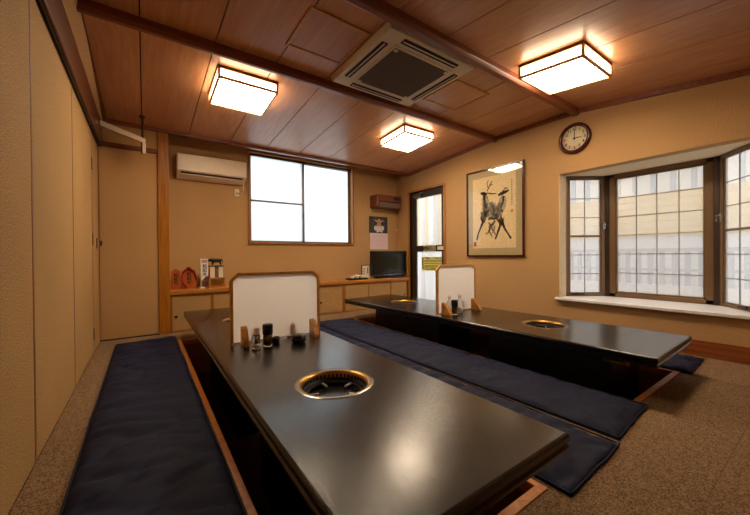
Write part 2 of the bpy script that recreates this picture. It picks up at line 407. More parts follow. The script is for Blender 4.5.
# ---------------------------------------------------------------- back window
win = struct(MB().box(WX0, WX0+.03, YB-.03, YB+.12, WZ0, WZ1).box(WX1-.03, WX1, YB-.03, YB+.12, WZ0, WZ1)
             .box(WX0, WX1, YB-.035, YB+.12, WZ0, WZ0+.03).box(WX0, WX1, YB-.03, YB+.12, WZ1-.03, WZ1).build('window_4', MT['pillar'], bevel=.003))
xm = 2.31
for (x0, x1, yy, mid) in ((WX0+.03, xm+.03, YB+.045, True), (xm-.02, WX1-.03, YB+.08, False)):
    z0, z1 = WZ0+.03, WZ1-.03; t = .028
    sash = MB().box(x0, x0+t, yy, yy+.03, z0, z1).box(x1-t*1.3, x1, yy, yy+.03, z0, z1).box(x0, x1, yy, yy+.03, z0, z0+t).box(x0, x1, yy, yy+.03, z1-t*1.2, z1)
    if mid: sash.box(x0, x1, yy, yy+.03, 1.90, 1.925)
    so = sash.build('sash', MT['alu'], win, bevel=.002)
    for (za, zb) in (((z0+t, 1.90), (1.925, z1-t)) if mid else ((z0+t, z1-t),)):
        MB().box(x0+t, x1-t, yy+.012, yy+.018, za, zb).build('pane', MT['frost'], so)
MB().box(xm-.012, xm+.018, YB+.03, YB+.045, 1.70, 1.77).cyl((xm, YB+.03, 1.74), (xm, YB+.01, 1.77), .008).build('crescent_lock', MT['steel'], win)
MB().box(WX0+.03, WX1-.03, YB+.03, YB+.12, WZ1-.06, WZ1-.03).build('head_track', MT['bronzed'], win)

# ---------------------------------------------------------------- bay window
XC = 5.0; P0 = Vector((4.585, 2.095)); P1 = Vector((XC, 1.785)); P2 = Vector((XC, .75)); P3 = Vector((4.585, .44))
poly = [(XR-.055, BY0-.05), (XR-.055, BY1+.035), (XR, BY1+.035), (XR, BY1), (4.60, BY1+.02), (XC+.07, P1.y+.03), (XC+.07, P2.y-.03), (4.60, BY0-.02), (XR, BY0), (XR, BY0-.05)]
sl = struct(MB().prism(poly, lambda p, k: (p[0], p[1], BZ0-.032 if k == 0 else BZ0)).build('trim_9', MT['sill'], bevel=.006))
poly2 = [(XR+T, BY1+.08), (4.62, BY1+.08), (XC+.16, P1.y+.06), (XC+.16, P2.y-.06), (4.62, BY0-.08), (XR+T, BY0-.08)]
struct(MB().prism(poly2, lambda p, k: (p[0], p[1], BZ1 if k == 0 else BZ1+.1)).build('ceiling_bay', MT['jamb']))
struct(MB().prism(poly2, lambda p, k: (p[0], p[1], BZ0-.2 if k == 0 else BZ0-.034)).build('wall_bay_apron', MT['cream2']))
for yj, s_ in ((BY1, 1), (BY0, -1)):
    struct(MB().box(XR+.001, 4.575, min(yj-s_*.006, yj+s_*.08), max(yj-s_*.006, yj+s_*.08), BZ0, BZ1).build('trim_%d' % (10 if s_ > 0 else 11), MT['jamb'], bevel=.004))

def framed_window(name, A, B, z0, z1, cols, rows, fw, mat, midrail, thick=.05, handle_at=None):
    """window between plan points A and B; local u along, w outward"""
    d = (B-A); L = d.length; d = d/L; nrm = Vector((-d.y, d.x))
    if nrm.x < 0: nrm = -nrm
    loc = lambda u, w_, z: (A.x+d.x*u+nrm.x*w_, A.y+d.y*u+nrm.y*w_, z)
    bx = lambda mb, u0, u1, w0, w1, a, b_: mb.hexa([loc(u0, w0, a), loc(u1, w0, a), loc(u1, w1, a), loc(u0, w1, a), loc(u0, w0, b_), loc(u1, w0, b_), loc(u1, w1, b_), loc(u0, w1, b_)])
    fr_ = MB(); bx(fr_, 0, fw, 0, thick, z0, z1); bx(fr_, L-fw, L, 0, thick, z0, z1); bx(fr_, 0, L, 0, thick, z0, z0+fw*.8); bx(fr_, 0, L, 0, thick, z1-fw*.8, z1)
    root = struct(fr_.build(name, mat, bevel=.004))
    s2 = fw*.35
    sash = MB(); u0, u1, a0, a1 = fw, L-fw, z0+fw*.8, z1-fw*.8
    bx(sash, u0, u0+s2, .012, thick*.8, a0, a1); bx(sash, u1-s2, u1, .012, thick*.8, a0, a1); bx(sash, u0, u1, .012, thick*.8, a0, a0+s2); bx(sash, u0, u1, .012, thick*.8, a1-s2, a1)
    sash = sash.build('sash', mat, root, bevel=.002)
    u0 += s2; u1 -= s2; a0 += s2; a1 -= s2
    mw = .003
    for c in range(cols):
        for r in range(rows):
            p = MB(); ua = u0+(u1-u0)*c/cols; ub = u0+(u1-u0)*(c+1)/cols; za = a0+(a1-a0)*r/rows; zb = a0+(a1-a0)*(r+1)/rows
            bx(p, ua+mw*.5, ub-mw*.5, .022, .027, za+mw*.5, zb-mw*.5); p.build('pane', MT['bayglass'], sash)
    for c in range(1, cols):
        u = u0+(u1-u0)*c/cols; p = MB(); bx(p, u-mw, u+mw, .018, .031, a0, a1); p.build('muntin', MT['muntin'], sash)
    for r in range(1, rows):
        z = a0+(a1-a0)*r/rows; h = .012 if (midrail and r == rows//2) else mw
        p = MB(); bx(p, u0, u1, .012 if h > mw else .0175, .036 if h > mw else .0315, z-h, z+h); p.build('rail' if h > mw else 'muntin', mat if h > mw else MT['muntin'], sash)
    if handle_at is not None:
        u = fw*.5 if handle_at < 0 else L-fw*.5
        p = MB(); bx(p, u-.012, u+.012, -.01, 0, 1.32, 1.42); q = len(p.v)
        p.tube([loc(u, -.012, 1.40), loc(u, -.035, 1.39), loc(u, -.04, 1.33)], .008); p.build('handle', MT['steel'], root)
        p = MB(); bx(p, L*.12, L*.45, -.012, .0, z0+.02, z0+.04); bx(p, L*.2, L*.28, -.02, .0, z0+.015, z0+.05); p.build('opener_arm', MT['bronzed'], root)
    return root
framed_window('window_1', P1+Vector((0, -.035)), P2+Vector((0, .035)), BZ0, BZ1, 4, 6, .062, MT['bronze'], False, .06)
framed_window('window_2', P0, P1+Vector((-.014, .011)), BZ0, BZ1, 2, 6, .042, MT['bronze'], True, .05, 1)
framed_window('window_3', P3, P2+Vector((-.014, -.011)), BZ0, BZ1, 2, 6, .042, MT['bronze'], True, .05, 1)
for k, p in enumerate((P1, P2)):
    s_ = 1 if k == 0 else -1
    poly = [(p.x-.012, p.y+s_*.008), (p.x-.005, p.y-s_*.034), (p.x+.06, p.y-s_*.034), (p.x+.06, p.y+s_*.06), (p.x+.02, p.y+s_*.06)]
    struct(MB().prism(poly, lambda q, kk: (q[0], q[1], BZ0 if kk == 0 else BZ1)).build('trim_%d' % (12+k), MT['bronzed'], bevel=.003))

# ---------------------------------------------------------------- glass door
dw = .045
door = struct(MB().box(XR-.02, XR+T, DY1, DY1+dw, 0, DZ+.04).box(XR-.02, XR+T, DY0-dw, DY0, 0, DZ+.04).box(XR-.02, XR+T, DY0, DY1, DZ, DZ+.04).build('door_2', MT['pillar'], bevel=.004))
xd = XR+.035
leaf = MB().box(xd, xd+.04, DY1-.15, DY1-.0, 0, DZ-.002).box(xd, xd+.04, DY0, DY0+.09, 0, DZ-.002).box(xd, xd+.04, DY0+.09, DY1-.15, DZ-.13, DZ-.002).box(xd, xd+.04, DY0+.09, DY1-.15, 1.065, 1.185).box(xd, xd+.04, DY0+.09, DY1-.15, 0, .14)
leaf = leaf.build('door_leaf', MT['bronzed'], door, bevel=.003)
MB().box(xd+.017, xd+.022, DY0+.09, DY1-.15, 1.185, DZ-.13).build('pane', MT['doorglass'], leaf)
MB().box(xd+.017, xd+.022, DY0+.09, DY1-.15, .14, 1.065).build('pane', MT['doorglass'], leaf)
clo = MB().box(xd-.05, xd, 4.70, 4.92, 2.13, 2.185).tube([(xd-.04, 4.90, 2.19), (xd-.07, 4.70, 2.20), (xd-.03, 4.56, 2.215)], .009).tube([(xd-.04, 4.72, 2.12), (xd-.07, 4.80, 2.10), (xd-.04, 4.88, 2.115)], .008)
clo.build('door_closer', MT['steel'], leaf, bevel=.004)
def on_x(mb, txt, size, x, y, z, spacing=1.0):      # lettering facing -x, reading towards -y
    vs, fs = text_mb(txt, size, spacing); mb.add([(x, y-a, z+b_) for a, b_, c in vs], fs); return mb
s1 = MB().box(xd-.003, xd, 4.345, 4.665, 1.072, 1.180).build('ladder_sticker', MT['olive'], leaf)
on_x(MB(), '避難はしご', .066, xd-.0042, 4.505, 1.126).build('lettering', MT['ink'], s1)
MB().box(xd-.003, xd, 4.12, 4.30, 1.095, 1.16).build('push_plate', MT['whitep'], leaf)
s2 = MB().box(xd+.013, xd+.0165, 4.13, 4.735, .70, .965).build('instruction_sticker', MT['olive'], leaf)
p = MB(); on_x(p, '避難はしご使用方法', .045, xd+.012, 4.42, .935)
for r in range(3):
    y = 4.66; z = .89-r*.025 if r < 2 else .83
    while y > 4.2:
        L_ = random.uniform(.02, .06); p.box(xd+.0122, xd+.0128, y-L_, y, z, z+.012); y -= L_+.008
for c in range(3):
    for r in range(4): p.box(xd+.0122, xd+.0128, 4.56-c*.14-random.uniform(.02, .08), 4.66-c*.14, .72+r*.024, .731+r*.024)
p.box(xd+.0122, xd+.0128, 4.69, 4.72, .72, .95)
p.build('lettering', MT['ink'], s2)

# ---------------------------------------------------------------- outdoors
struct(MB().box(XR+.3, 14, -8, 16, -.5, -.4).build('ground', MT['ground']))
hs_ = thing('neighbour_house', (8.0, 4, -.4), 'cream coloured house with siding outside the bay window', 'house')
MB().box(7.6, 9.5, -6, 15, -.4, 1.32).build('lower_wall', MT['cream2'], hs_)
for r in range(6): MB().box(7.56+.004*r, 9.5, -6, 5.2, 1.32+r*.13, 1.32+r*.13+.125).build('siding_board', MT['cream'], hs_)
MB().box(7.62, 9.5, 5.2, 15, 1.32, 3.6).build('upper_wall', MT['cream'], hs_)
MB().box(8.6, 9.5, -6, 5.2, 2.1, 4.2).build('balcony_back_wall', MT['cream2'], hs_)
MB().box(7.5, 7.6, -6, 5.2, 2.78, 2.84).build('balcony_rail', MT['greyo'], hs_)
for r in range(28): MB().box(7.53, 7.58, -2.4+r*.27, -2.33+r*.27, 2.1, 2.78).build('baluster', MT['greyo'], hs_)
wn = MB().box(7.56, 7.64, 6.5, 7.15, 1.75, 2.55).build('window_frame', MT['greyo'], hs_)
MB().box(7.55, 7.57, 6.56, 7.09, 1.81, 2.49).build('pane', MT['cream2'], wn)
MB().box(7.4, 7.62, 7.35, 7.55, -.4, 3.6).build('downpipe', MT['cream2'], hs_)
fe = thing('metal_fence', (6.7, 1, -.4), 'grey metal fence of upright bars on a white kerb', 'fence')
MB().box(6.65, 6.8, -5, 5, -.4, .5).build('kerb', MT['cream2'], fe)
MB().box(6.68, 6.74, -5, 5, 1.02, 1.08).build('top_rail', MT['greyo'], fe)
MB().box(6.68, 6.74, -5, 5, .72, .76).build('middle_rail', MT['greyo'], fe)
for r in range(52): MB().box(6.69, 6.73, -3.2+r*.15, -3.14+r*.15, .5, 1.02).build('fence_bar', MT['greyo'], fe)
pw = MB().box(6.2, 6.4, 5.4, 12, -.4, 1.25).build('boundary_wall', MT['cream2']); tag(pw, 'white boundary wall outside the glass door', 'wall')
pp = MB().cyl((6.0, 6.35, -.4), (6.0, 6.35, 3.4), .07).build('white_post', MT['cream2']); tag(pp, 'white round post standing outside the glass door', 'post')

# ---------------------------------------------------------------- tables
TZ = .32
def make_table(name, label, corners, grills, peds, valve):
    """corners: near-left, near-right, far-right, far-left of the top (plan)"""
    nl, nr, fr_, fl = [Vector(c) for c in corners]
    c = (nl+nr+fr_+fl)/4
    root = thing(name, (c.x, c.y, PD), label, 'table', 'low sunken tables with grills')
    def P(s, t, ins=0):      # s across 0..1, t along 0..1
        W = (nr-nl).length; L = (fl-nl).length
        s = ins/W+s*(1-2*ins/W); t = ins/L+t*(1-2*ins/L)
        a = nl.lerp(nr, s); b_ = fl.lerp(fr_, s); return a.lerp(b_, t)
    mb = MB()
    prof = [(.012, TZ), (.004, TZ-.004), (0, TZ-.012), (0, TZ-.03), (.008, TZ-.036), (.008, TZ-.044), (.0, TZ-.05), (.004, TZ-.066), (.02, TZ-.07)]
    rings = []
    for ins, z in prof:
        o = len(mb.v)
        for s, t in ((0, 0), (1, 0), (1, 1), (0, 1)):
            q = P(s, t, ins); mb.v.append((q.x, q.y, z))
        rings.append(o)
    for a, b_ in zip(rings, rings[1:]):
        for i in range(4): mb.f.append((a+i, a+(i+1) % 4, b_+(i+1) % 4, b_+i)); mb.sm.append(False)
    mb.f.append(tuple(rings[-1]+i for i in range(4))); mb.sm.append(False)
    # top with round holes
    L = (fl-nl).length
    gs = sorted(grills, key=lambda g_: g_[1]); R = .196; N = 48
    def tparam(y): return (y-nl.y)/(fl.y-nl.y)
    ts = [0.0]; hole = []
    for (gx, gy) in gs: ts += [tparam(gy-.26), tparam(gy+.26)]
    ts.append(1.0)
    for k in range(len(ts)-1):
        a, b_, c_, d_ = P(0, ts[k], .012), P(1, ts[k], .012), P(1, ts[k+1], .012), P(0, ts[k+1], .012)
        if k % 2 == 0:
            mb.add([(q.x, q.y, TZ) for q in (a, b_, c_, d_)], [(0, 1, 2, 3)])
        else:
            gx, gy = gs[k//2]; quad = [a, b_, c_, d_]; ci = []; oi = []
            for i in range(N):
                th = 2*math.pi*i/N; dr = Vector((math.cos(th), math.sin(th))); ctr = Vector((gx, gy))
                best = None
                for e in range(4):
                    p_, q_ = quad[e], quad[(e+1) % 4]; ed = q_-p_
                    den = dr.x*ed.y-dr.y*ed.x
                    if abs(den) < 1e-9: continue
                    w_ = p_-ctr; t_ = (w_.x*ed.y-w_.y*ed.x)/den; u_ = (w_.x*dr.y-w_.y*dr.x)/den
                    if t_ > 0 and -1e-6 <= u_ <= 1+1e-6 and (best is None or t_ < best): best = t_
                oi.append(ctr+dr*best); ci.append(ctr+dr*R)
            o = len(mb.v); mb.v += [(q.x, q.y, TZ) for q in oi]+[(q.x, q.y, TZ) for q in ci]+[(q.x, q.y, TZ-.07) for q in ci]+[(q.x, q.y, TZ) for q in quad]
            for i in range(N):
                j = (i+1) % N
                mb.f.append((o+i, o+j, o+N+j, o+N+i)); mb.f.append((o+N+i, o+N+j, o+2*N+j, o+2*N+i)); mb.sm += [False, False]
                for e in range(4):     # corners of the square
                    qd = quad[e]-Vector((gx, gy)); th = math.atan2(qd.y, qd.x) % (2*math.pi)
                    t0 = 2*math.pi*i/N; t1 = 2*math.pi*(i+1)/N
                    if t0 < th < t1: mb.f.append((o+i, o+3*N+e, o+j)); mb.sm.append(False)
    mb.build('tabletop', MT['table'], root)
    for (x0, x1, y0, y1) in peds:
        pd = MB().box(x0, x1, y0, y1, PD, TZ-.115).build('pedestal', MT['black'], root, bevel=.006)
        MB().box(x0-.05, x1+.05, y0-.06, y1+.12, TZ-.115, TZ-.071).build('top_plate', MT['black'], pd, bevel=.006)
    x, y, z = valve
    vo = MB().cyl((x, y, z), (x, y+.16, z), .010).cyl((x, y+.02, z-.005), (x, y+.02, z+.03), .013).build('gas_valve', MT['gold'], root)
    MB().box(x-.012, x+.012, y-.035, y+.03, z+.015, z+.038).build('valve_handle', MT['trimw'], vo, bevel=.005)
    return root
T1 = [(.388, .59), (1.315, .59), (1.315, 4.70), (.388, 4.70)]
T2 = [(2.705, .677), (3.66, .700), (3.525, 4.56), (2.552, 4.47)]
G1 = [(.828, 1.565), (.85, 3.72)]; G2 = [(3.175, 1.66), (3.10, 3.67)]
TB1 = make_table('low_table', 'long dark lacquered low table between the panelled wall and navy cushions', T1, G1, [(.58, 1.14, 1.02, 2.1), (.58, 1.14, 2.75, 4.0)], (1.12, .83, -.02))
TB2 = make_table('low_table', 'long dark lacquered low table alongside the bay window wall', T2, G2, [(2.86, 3.42, .99, 2.06), (2.80, 3.38, 2.70, 3.98)], (2.80, .86, .212))

def make_grill(c, table, label):
    x, y = c
    r = MB().lathe([(.168, TZ-.035), (.158, TZ-.04), (.150, TZ-.058), (.145, TZ-.11), (.001, TZ-.12)], (x, y, 0), 48).build('grill', MT['iron'], table, origin=(x, y, TZ-.12))
    r['label'] = label
    MB().lathe([(.196, TZ+.0002), (.212, TZ+.0004), (.2115, TZ+.001), (.194, TZ+.0012), (.186, TZ+.0008)], (x, y, 0), 64).build('rim', MT['steel'], r)
    MB().lathe([(.197, TZ+.0012), (.190, TZ+.0016), (.180, TZ-.002), (.172, TZ-.012), (.168, TZ-.035)], (x, y, 0), 64).build('brass_ring', MT['gold'], r)
    sl = MB(); n_ = 44
    for i in range(n_):
        th = 2*math.pi*i/n_; o = len(sl.v)
        sl.box(.1655, .1725, -.0065, .0065, TZ-.033, TZ-.016); sl.rot(th, (0, 0), o)
    sl.xf(lambda a, b_, z: (a+x, b_+y, z)); so = sl.build('air_slots', MT['dark'], r); so['kind'] = 'stuff'
    MB().lathe([(.150, TZ-.052), (.143, TZ-.046), (.136, TZ-.052), (.143, TZ-.058)], (x, y, 0), 48, closed=True).build('inner_ring', MT['iron'], r)
    for i in range(5):
        th = 2*math.pi*i/5+.35; mb = MB().box(.085, .142, -.005, .005, TZ-.056, TZ-.046); mb.rot(th); mb.xf(lambda a, b_, z: (a+x, b_+y, z))
        mb.build('grate_finger', MT['grate'], r, bevel=.002)
for c_ in G1: make_grill(c_, TB1, 'round black grill with a slotted brass ring')
for c_ in G2: make_grill(c_, TB2, 'round black grill with a slotted brass ring')

# table dividers
def make_divider(x0, y0, x1, y1, z1, label):
    A = Vector((x0, y0)); B = Vector((x1, y1)); d = (B-A).normalized(); nrm = Vector((-d.y, d.x)); W = (B-A).length
    r = thing('table_divider', ((x0+x1)/2, (y0+y1)/2, TZ), label, 'divider', 'white dividers across the tables')
    H = z1-TZ; c = .055; lift = .0016; fw = .022
    out = [(0, .004), (W, .004), (W, H-c), (W-c, H), (c, H), (0, H-c)]
    k = fw*.41
    inn = [(fw, .004+fw*.4), (W-fw, .004+fw*.4), (W-fw, H-c-k), (W-c-k, H-fw), (c+k, H-fw), (fw, H-c-k)]
    at = lambda p, w_: (A.x+d.x*p[0]+nrm.x*w_, A.y+d.y*p[0]+nrm.y*w_, TZ+lift+p[1])
    fm = MB(); t = .013
    for i in range(1, 6):
        j = (i+1) % 6; q = [out[i], out[j], inn[j], inn[i]]
        fm.hexa([at(q[0], -t), at(q[1], -t), at(q[2], -t), at(q[3], -t), at(q[0], t), at(q[1], t), at(q[2], t), at(q[3], t)])
    fm.build('frame', MT['goldf'], r)
    MB().add([at(p, 0) for p in inn], [tuple(range(6))]).build('panel', MT['washi'], r)
    for u, ub in ((.13*W, .27*W), (.895*W, .67*W)):
        for sgn in (-1,):
            fp = [(0, 0), (-.135, 0), (-.135, .022), (-.05, .125), (0, .135)]
            MB().prism(fp, lambda p, kk: at((u+(-.022 if kk == 0 else .022), p[1]), p[0]+.0 if p[0] < 0 else -.0065)).build('foot', MT['goldf'], r, bevel=.003)
            fb = [(0, 0), (.10, 0), (.10, .02), (.04, .11), (0, .12)]
            MB().prism(fb, lambda p, kk: at((ub+(-.022 if kk == 0 else .022), p[1]), max(p[0], .0065))).build('foot', MT['goldf'], r, bevel=.003)
    return r
make_divider(.528, 2.685, 1.255, 2.645, .872, 'white panel divider in wooden frame on the panelled-wall table')
make_divider(2.69, 2.625, 3.41, 2.655, .885, 'white panel divider in wooden frame on the bay-window table')

# condiments
def mill(x, y, label, group):
    r = thing('pepper_mill', (x, y, TZ), label, 'pepper mill', group)
    MB().lathe([(.001, TZ), (.034, TZ), (.036, TZ+.01), (.033, TZ+.085), (.001, TZ+.088)], (x, y, 0), 20).build('glass_body', MT['glass'], r)
    MB().lathe([(.001, TZ+.012), (.026, TZ+.012), (.026, TZ+.07), (.001, TZ+.07)], (x, y, 0), 16).build('peppercorns', MT['pepper'], r)
    MB().lathe([(.001, TZ+.088), (.034, TZ+.088), (.038, TZ+.094), (.038, TZ+.16), (.034, TZ+.166), (.001, TZ+.168)], (x, y, 0), 20).build('cap', MT['blackp'], r)
mill(.757, 2.50, 'pepper mill with black cap before the divider on the panelled-wall table', 'pepper mills')
mill(2.883, 2.53, 'pepper mill with black cap before the divider on the bay-window table', 'pepper mills')
def glass_pot(x, y, r, h, label, fill=None, neck=False):
    t = thing('glass_bottle' if neck else 'glass_jar', (x, y, TZ), label, 'bottle' if neck else 'jar')
    pr = [(.001, TZ), (r, TZ), (r*1.03, TZ+.01), (r, TZ+h*.6)]
    pr += [(r*.9, TZ+h*.7), (r*.45, TZ+h*.85), (r*.4, TZ+h), (.001, TZ+h)] if neck else [(r*.95, TZ+h*.9), (r*.8, TZ+h), (.001, TZ+h)]
    MB().lathe(pr, (x, y, 0), 20).build('glass', MT['glass'], t)
    MB().lathe([(.001, TZ+.01), (r*.8, TZ+.01), (r*.8, TZ+h*.3), (.001, TZ+h*.3)], (x, y, 0), 16).build('contents', MT[fill or 'salt'], t)
    if neck: MB().lathe([(r*.4, TZ+h), (r*.55, TZ+h), (r*.5, TZ+h+.02), (.001, TZ+h+.02)], (x, y, 0), 16).build('stopper', MT['glass'], t)
glass_pot(.668, 2.49, .032, .10, 'small clear glass salt jar beside a wooden divider foot')
glass_pot(2.858, 2.585, .030, .19, 'tall clear glass bottle behind the pepper mill on the bay-window table', None, True)
glass_pot(3.02, 2.572, .034, .19, 'tall clear glass bottle right beside the pepper mill on the bay-window table', None, True)
j = thing('toothpick_pot', (.835, 2.545, TZ), 'small black pot beside the pepper mill', 'pot')
MB().lathe([(.001, TZ), (.026, TZ), (.03, TZ+.045), (.024, TZ+.048), (.022, TZ+.02), (.001, TZ+.02)], (.835, 2.545, 0), 18).build('cup', MT['blackp'], j)
MB().lathe([(.001, TZ+.021), (.021, TZ+.021), (.021, TZ+.03), (.001, TZ+.03)], (.835, 2.545, 0), 12).build('contents', MT['soy'], j)
j = thing('sauce_pot', (.985, 2.455, TZ), 'low round dark glass sauce pot before the white divider', 'pot')
MB().lathe([(.001, TZ), (.045, TZ), (.056, TZ+.015), (.056, TZ+.05), (.001, TZ+.052)], (.985, 2.455, 0), 24).build('pot', MT['soy'], j)
MB().lathe([(.001, TZ+.052), (.058, TZ+.052), (.058, TZ+.06), (.02, TZ+.066), (.001, TZ+.068)], (.985, 2.455, 0), 24).build('lid', MT['blackp'], j)

# ---------------------------------------------------------------- long floor cushions
def cushion(x0, x1, y0, y1, label, skew=(0, 0, 0, 0), seed=0, thick=.05):
    nx, ny = 30, 220; vs = []; fs = []
    W = x1-x0; L = y1-y0
    for j in range(ny+1):
        for i in range(nx+1):
            u = i/nx; v = j/ny
            u = .5-.5*math.cos(math.pi*u)*(.35)-(.5-u)*.65 if False else u
            wob = .007*noise.noise(Vector((v*9+seed, 3.1, u*2)))
            wobv = .008*noise.noise(Vector((u*6, seed+7.7, v*3)))
            x = x0+W*u+wob+(skew[0]*(1-v)+skew[1]*v); y = y0+L*v+wobv+skew[2]*u*(1-v)+skew[3]*u*v
            eu = min(u, 1-u)*W; ev = min(v, 1-v)*L; e = min(eu, ev)
            h = thick*(1-math.exp(-e/.035)) if e > 0 else 0
            dx = x-x0; dy = y-y0
            wr_ = noise.fractal(Vector((dx*2.2+dy*1.1, dy*7+seed*3, .3)), .8, 2, 4)*.010
            wr_ -= (1-abs(noise.noise(Vector((dx*2.4-dy*.9+seed, dy*6+dx*2, 1.7)))))**6*.022
            wr_ -= (1-abs(noise.noise(Vector((dx*5+dy*1.5, dy*9-dx*3+seed, 4.2)))))**8*.012
            puff = noise.noise(Vector((dx*2, dy*1.3, seed)))*.010
            vs.append((x, y, .003+max(h*(1+0) + (wr_+puff)*min(1, e/.06), .0)))
    n1 = nx+1
    for j in range(ny):
        for i in range(nx): fs.append((j*n1+i, j*n1+i+1, (j+1)*n1+i+1, (j+1)*n1+i))
    o = len(vs); rim = [i for i in range(n1)]+[j*n1+nx for j in range(1, ny+1)]+[ny*n1+i for i in range(nx-1, -1, -1)]+[j*n1 for j in range(ny-1, 0, -1)]
    vs += [(vs[i][0], vs[i][1], .0005) for i in rim]
    m_ = len(rim)
    fs += [(rim[k], o+k, o+(k+1) % m_, rim[(k+1) % m_]) for k in range(m_)]
    fs.append(tuple(o+k for k in range(m_)))
    mb = MB().add(vs, fs, True)
    r = mb.build('floor_cushion', MT['navy'])
    tag(r, label, 'cushion', 'long navy floor cushions')
    pip = MB(); hz = .016
    # seam piping along the edge
    path = [Vector(vs[i][:2]+(hz,)) for i in rim]
    ctr = Vector(((x0+x1)/2, (y0+y1)/2, hz))
    pip.tube(path+[path[0]], .0045, 6); pip.build('piping', MT['navy'], r)
    return r
cushion(-.275, .305, .62, 4.70, 'long navy cushion lying along the panelled wall', (0, -.005, 0, .04), 1)
cushion(1.42, 2.0, .635, 4.50, 'long navy cushion along the inner side of the panelled-wall table', (.0, 0, .02, 0), 2)
cushion(2.06, 2.655, .68, 4.50, 'long navy cushion along the inner side of the bay-window table', (.0, -.03, .04, -.08), 3)
cushion(3.67, 4.235, .70, 4.45, 'long navy cushion under the bay window beside the wooden baseboard', (0, 0, .03, 0), 4)

# ---------------------------------------------------------------- shelf and low cabinets at the back
SZ = .556
sh = MB().box(.262, XR-.01, YF-.03, YB-.002, SZ-.058, SZ).build('long_shelf', MT['shelfw'], bevel=.008); tag(sh, 'long orange wooden shelf board below the frosted window', 'shelf')
bays = [(.268, .768, [(.285, .755, .33)], 'low cloth-door cabinet beside the orange pillar'),
        (.768, 1.825, [(.785, 1.295, .83), (1.305, 1.81, 1.76)], 'low cloth-door cabinet behind the panelled-wall table end'),
        (1.825, 2.875, [(1.84, 2.345, 1.90), (2.355, 2.855, 2.435)], 'low cloth-door cabinet below the frosted window'),
        (2.875, 3.93, [(2.905, 3.402, 3.34), (3.412, 3.92, None)], 'low cloth-door cabinet below the menu stand'),
        (3.93, XR-.012, [(3.935, 4.335, 4.272)], 'low cloth-door cabinet below the television')]
for (x0, x1, drs, lab) in bays:
    c = thing('low_cabinet', ((x0+x1)/2, YF+.15, 0), lab, 'cabinet', 'low cabinets under the shelf')
    body = MB().box(x0, x0+.018, YF-.01, YB-.01, 0, SZ-.06).box(x1-.018, x1, YF-.01, YB-.01, 0, SZ-.06).box(x0+.018, x1-.018, YB-.03, YB-.01, 0, SZ-.06).box(x0+.018, x1-.018, YF-.01, YB-.03, 0, .018).box(x0+.018, x1-.018, YF-.01, YF+.05, SZ-.078, SZ-.06)
    body.build('body', MT['pillar'], c, bevel=.002)
    for k, (a, b_, kx) in enumerate(drs):
        off = .004 if k else 0
        d_ = MB().box(a, b_, YF+off, YF+.018+off, .02, SZ-.08).build('door', MT['panel_cloth'], c, bevel=.003)
        if kx and lab.split()[-1] != 'stand':
            MB().lathe([(.001, -.006), (.016, -.006), (.019, -.002), (.016, 0)], (0, 0, 0), 20).xf(lambda p, q, r_: (kx+p, YF+off+r_, .205+q)).build('finger_pull', MT['dark'], d_)
        for e in (a, b_-.006): MB().box(e, e+.006, YF-.003+off, YF+off, .02, SZ-.08).build('edge_strip', MT['pillar'], d_)

# items on the shelf
def on_y(mb, txt, size, x, y, z, spacing=1.0):       # lettering facing -y
    vs, fs = text_mb(txt, size, spacing); mb.add([(x+a, y, z+b_) for a, b_, c in vs], fs); return mb
ys_ = YF+.16
pl = thing('wooden_plaque', (.345, ys_, SZ), 'narrow orange wooden plaque with black characters next to the pillar', 'plaque')
q = MB().prism([(.29, SZ), (.40, SZ), (.40, SZ+.25), (.345, SZ+.285), (.29, SZ+.25)], lambda p, k: (p[0], ys_+(0 if k == 0 else .03), p[1])).build('tablet', MT['plaque'], pl, bevel=.004)
on_y(MB(), '松\n阪\n牛', .055, .345, ys_-.002, SZ+.135).build('lettering', MT['ink'], q)
pl = thing('wooden_plaque', (.495, ys_, SZ), 'wide orange wooden plaque tied with red cord', 'plaque')
q = MB().prism([(.412, SZ), (.58, SZ), (.58, SZ+.24), (.535, SZ+.275), (.455, SZ+.275), (.412, SZ+.24)], lambda p, k: (p[0], ys_+(-.01 if k == 0 else .03), p[1])).build('tablet', MT['plaque'], pl, bevel=.004)
on_y(MB(), '松\n阪\n牛', .06, .50, ys_-.012, SZ+.14).build('lettering', MT['ink'], q)
MB().tube([(.41, ys_-.02, SZ+.17), (.44, ys_-.025, SZ+.24), (.495, ys_-.025, SZ+.285), (.56, ys_-.025, SZ+.25), (.588, ys_-.02, SZ+.13)], .011).tube([(.42, ys_-.02, SZ+.2), (.415, ys_-.022, SZ+.10), (.47, ys_-.022, SZ+.02)], .009).lathe([(.001, -.02), (.03, -.008), (.03, .008), (.001, .02)], (.495, ys_-.02, SZ+.287), 10).build('red_cord', MT['red'], pl)
fl = thing('table_banner', (.69, ys_, SZ), 'small white and pink banner with black characters on a stand', 'banner')
MB().lathe([(.001, SZ), (.042, SZ), (.04, SZ+.012), (.01, SZ+.018), (.001, SZ+.02)], (.655, ys_-.03, 0), 20).cyl((.645, ys_-.03, SZ+.01), (.645, ys_-.03, SZ+.42), .006).build('stand', MT['whitep'], fl)
cl = MB().box(.645, .735, ys_-.033, ys_-.029, SZ+.11, SZ+.415).build('cloth', MT['flag'], fl)
on_y(MB(), '松\n阪\n牛', .062, .695, ys_-.0345, SZ+.245, 1.0).build('lettering', MT['ink'], cl)
MB().box(.655, .728, ys_-.0345, ys_-.034, SZ+.355, SZ+.40).build('printed_flower', MT['pinkp'], cl)
MB().prism([(.66, SZ+.112), (.733, SZ+.112), (.733, SZ+.17), (.71, SZ+.165), (.68, SZ+.13)], lambda p, k: (p[0], ys_-.0345+k*.0004, p[1])).build('printed_wave', MT['plum'], cl)
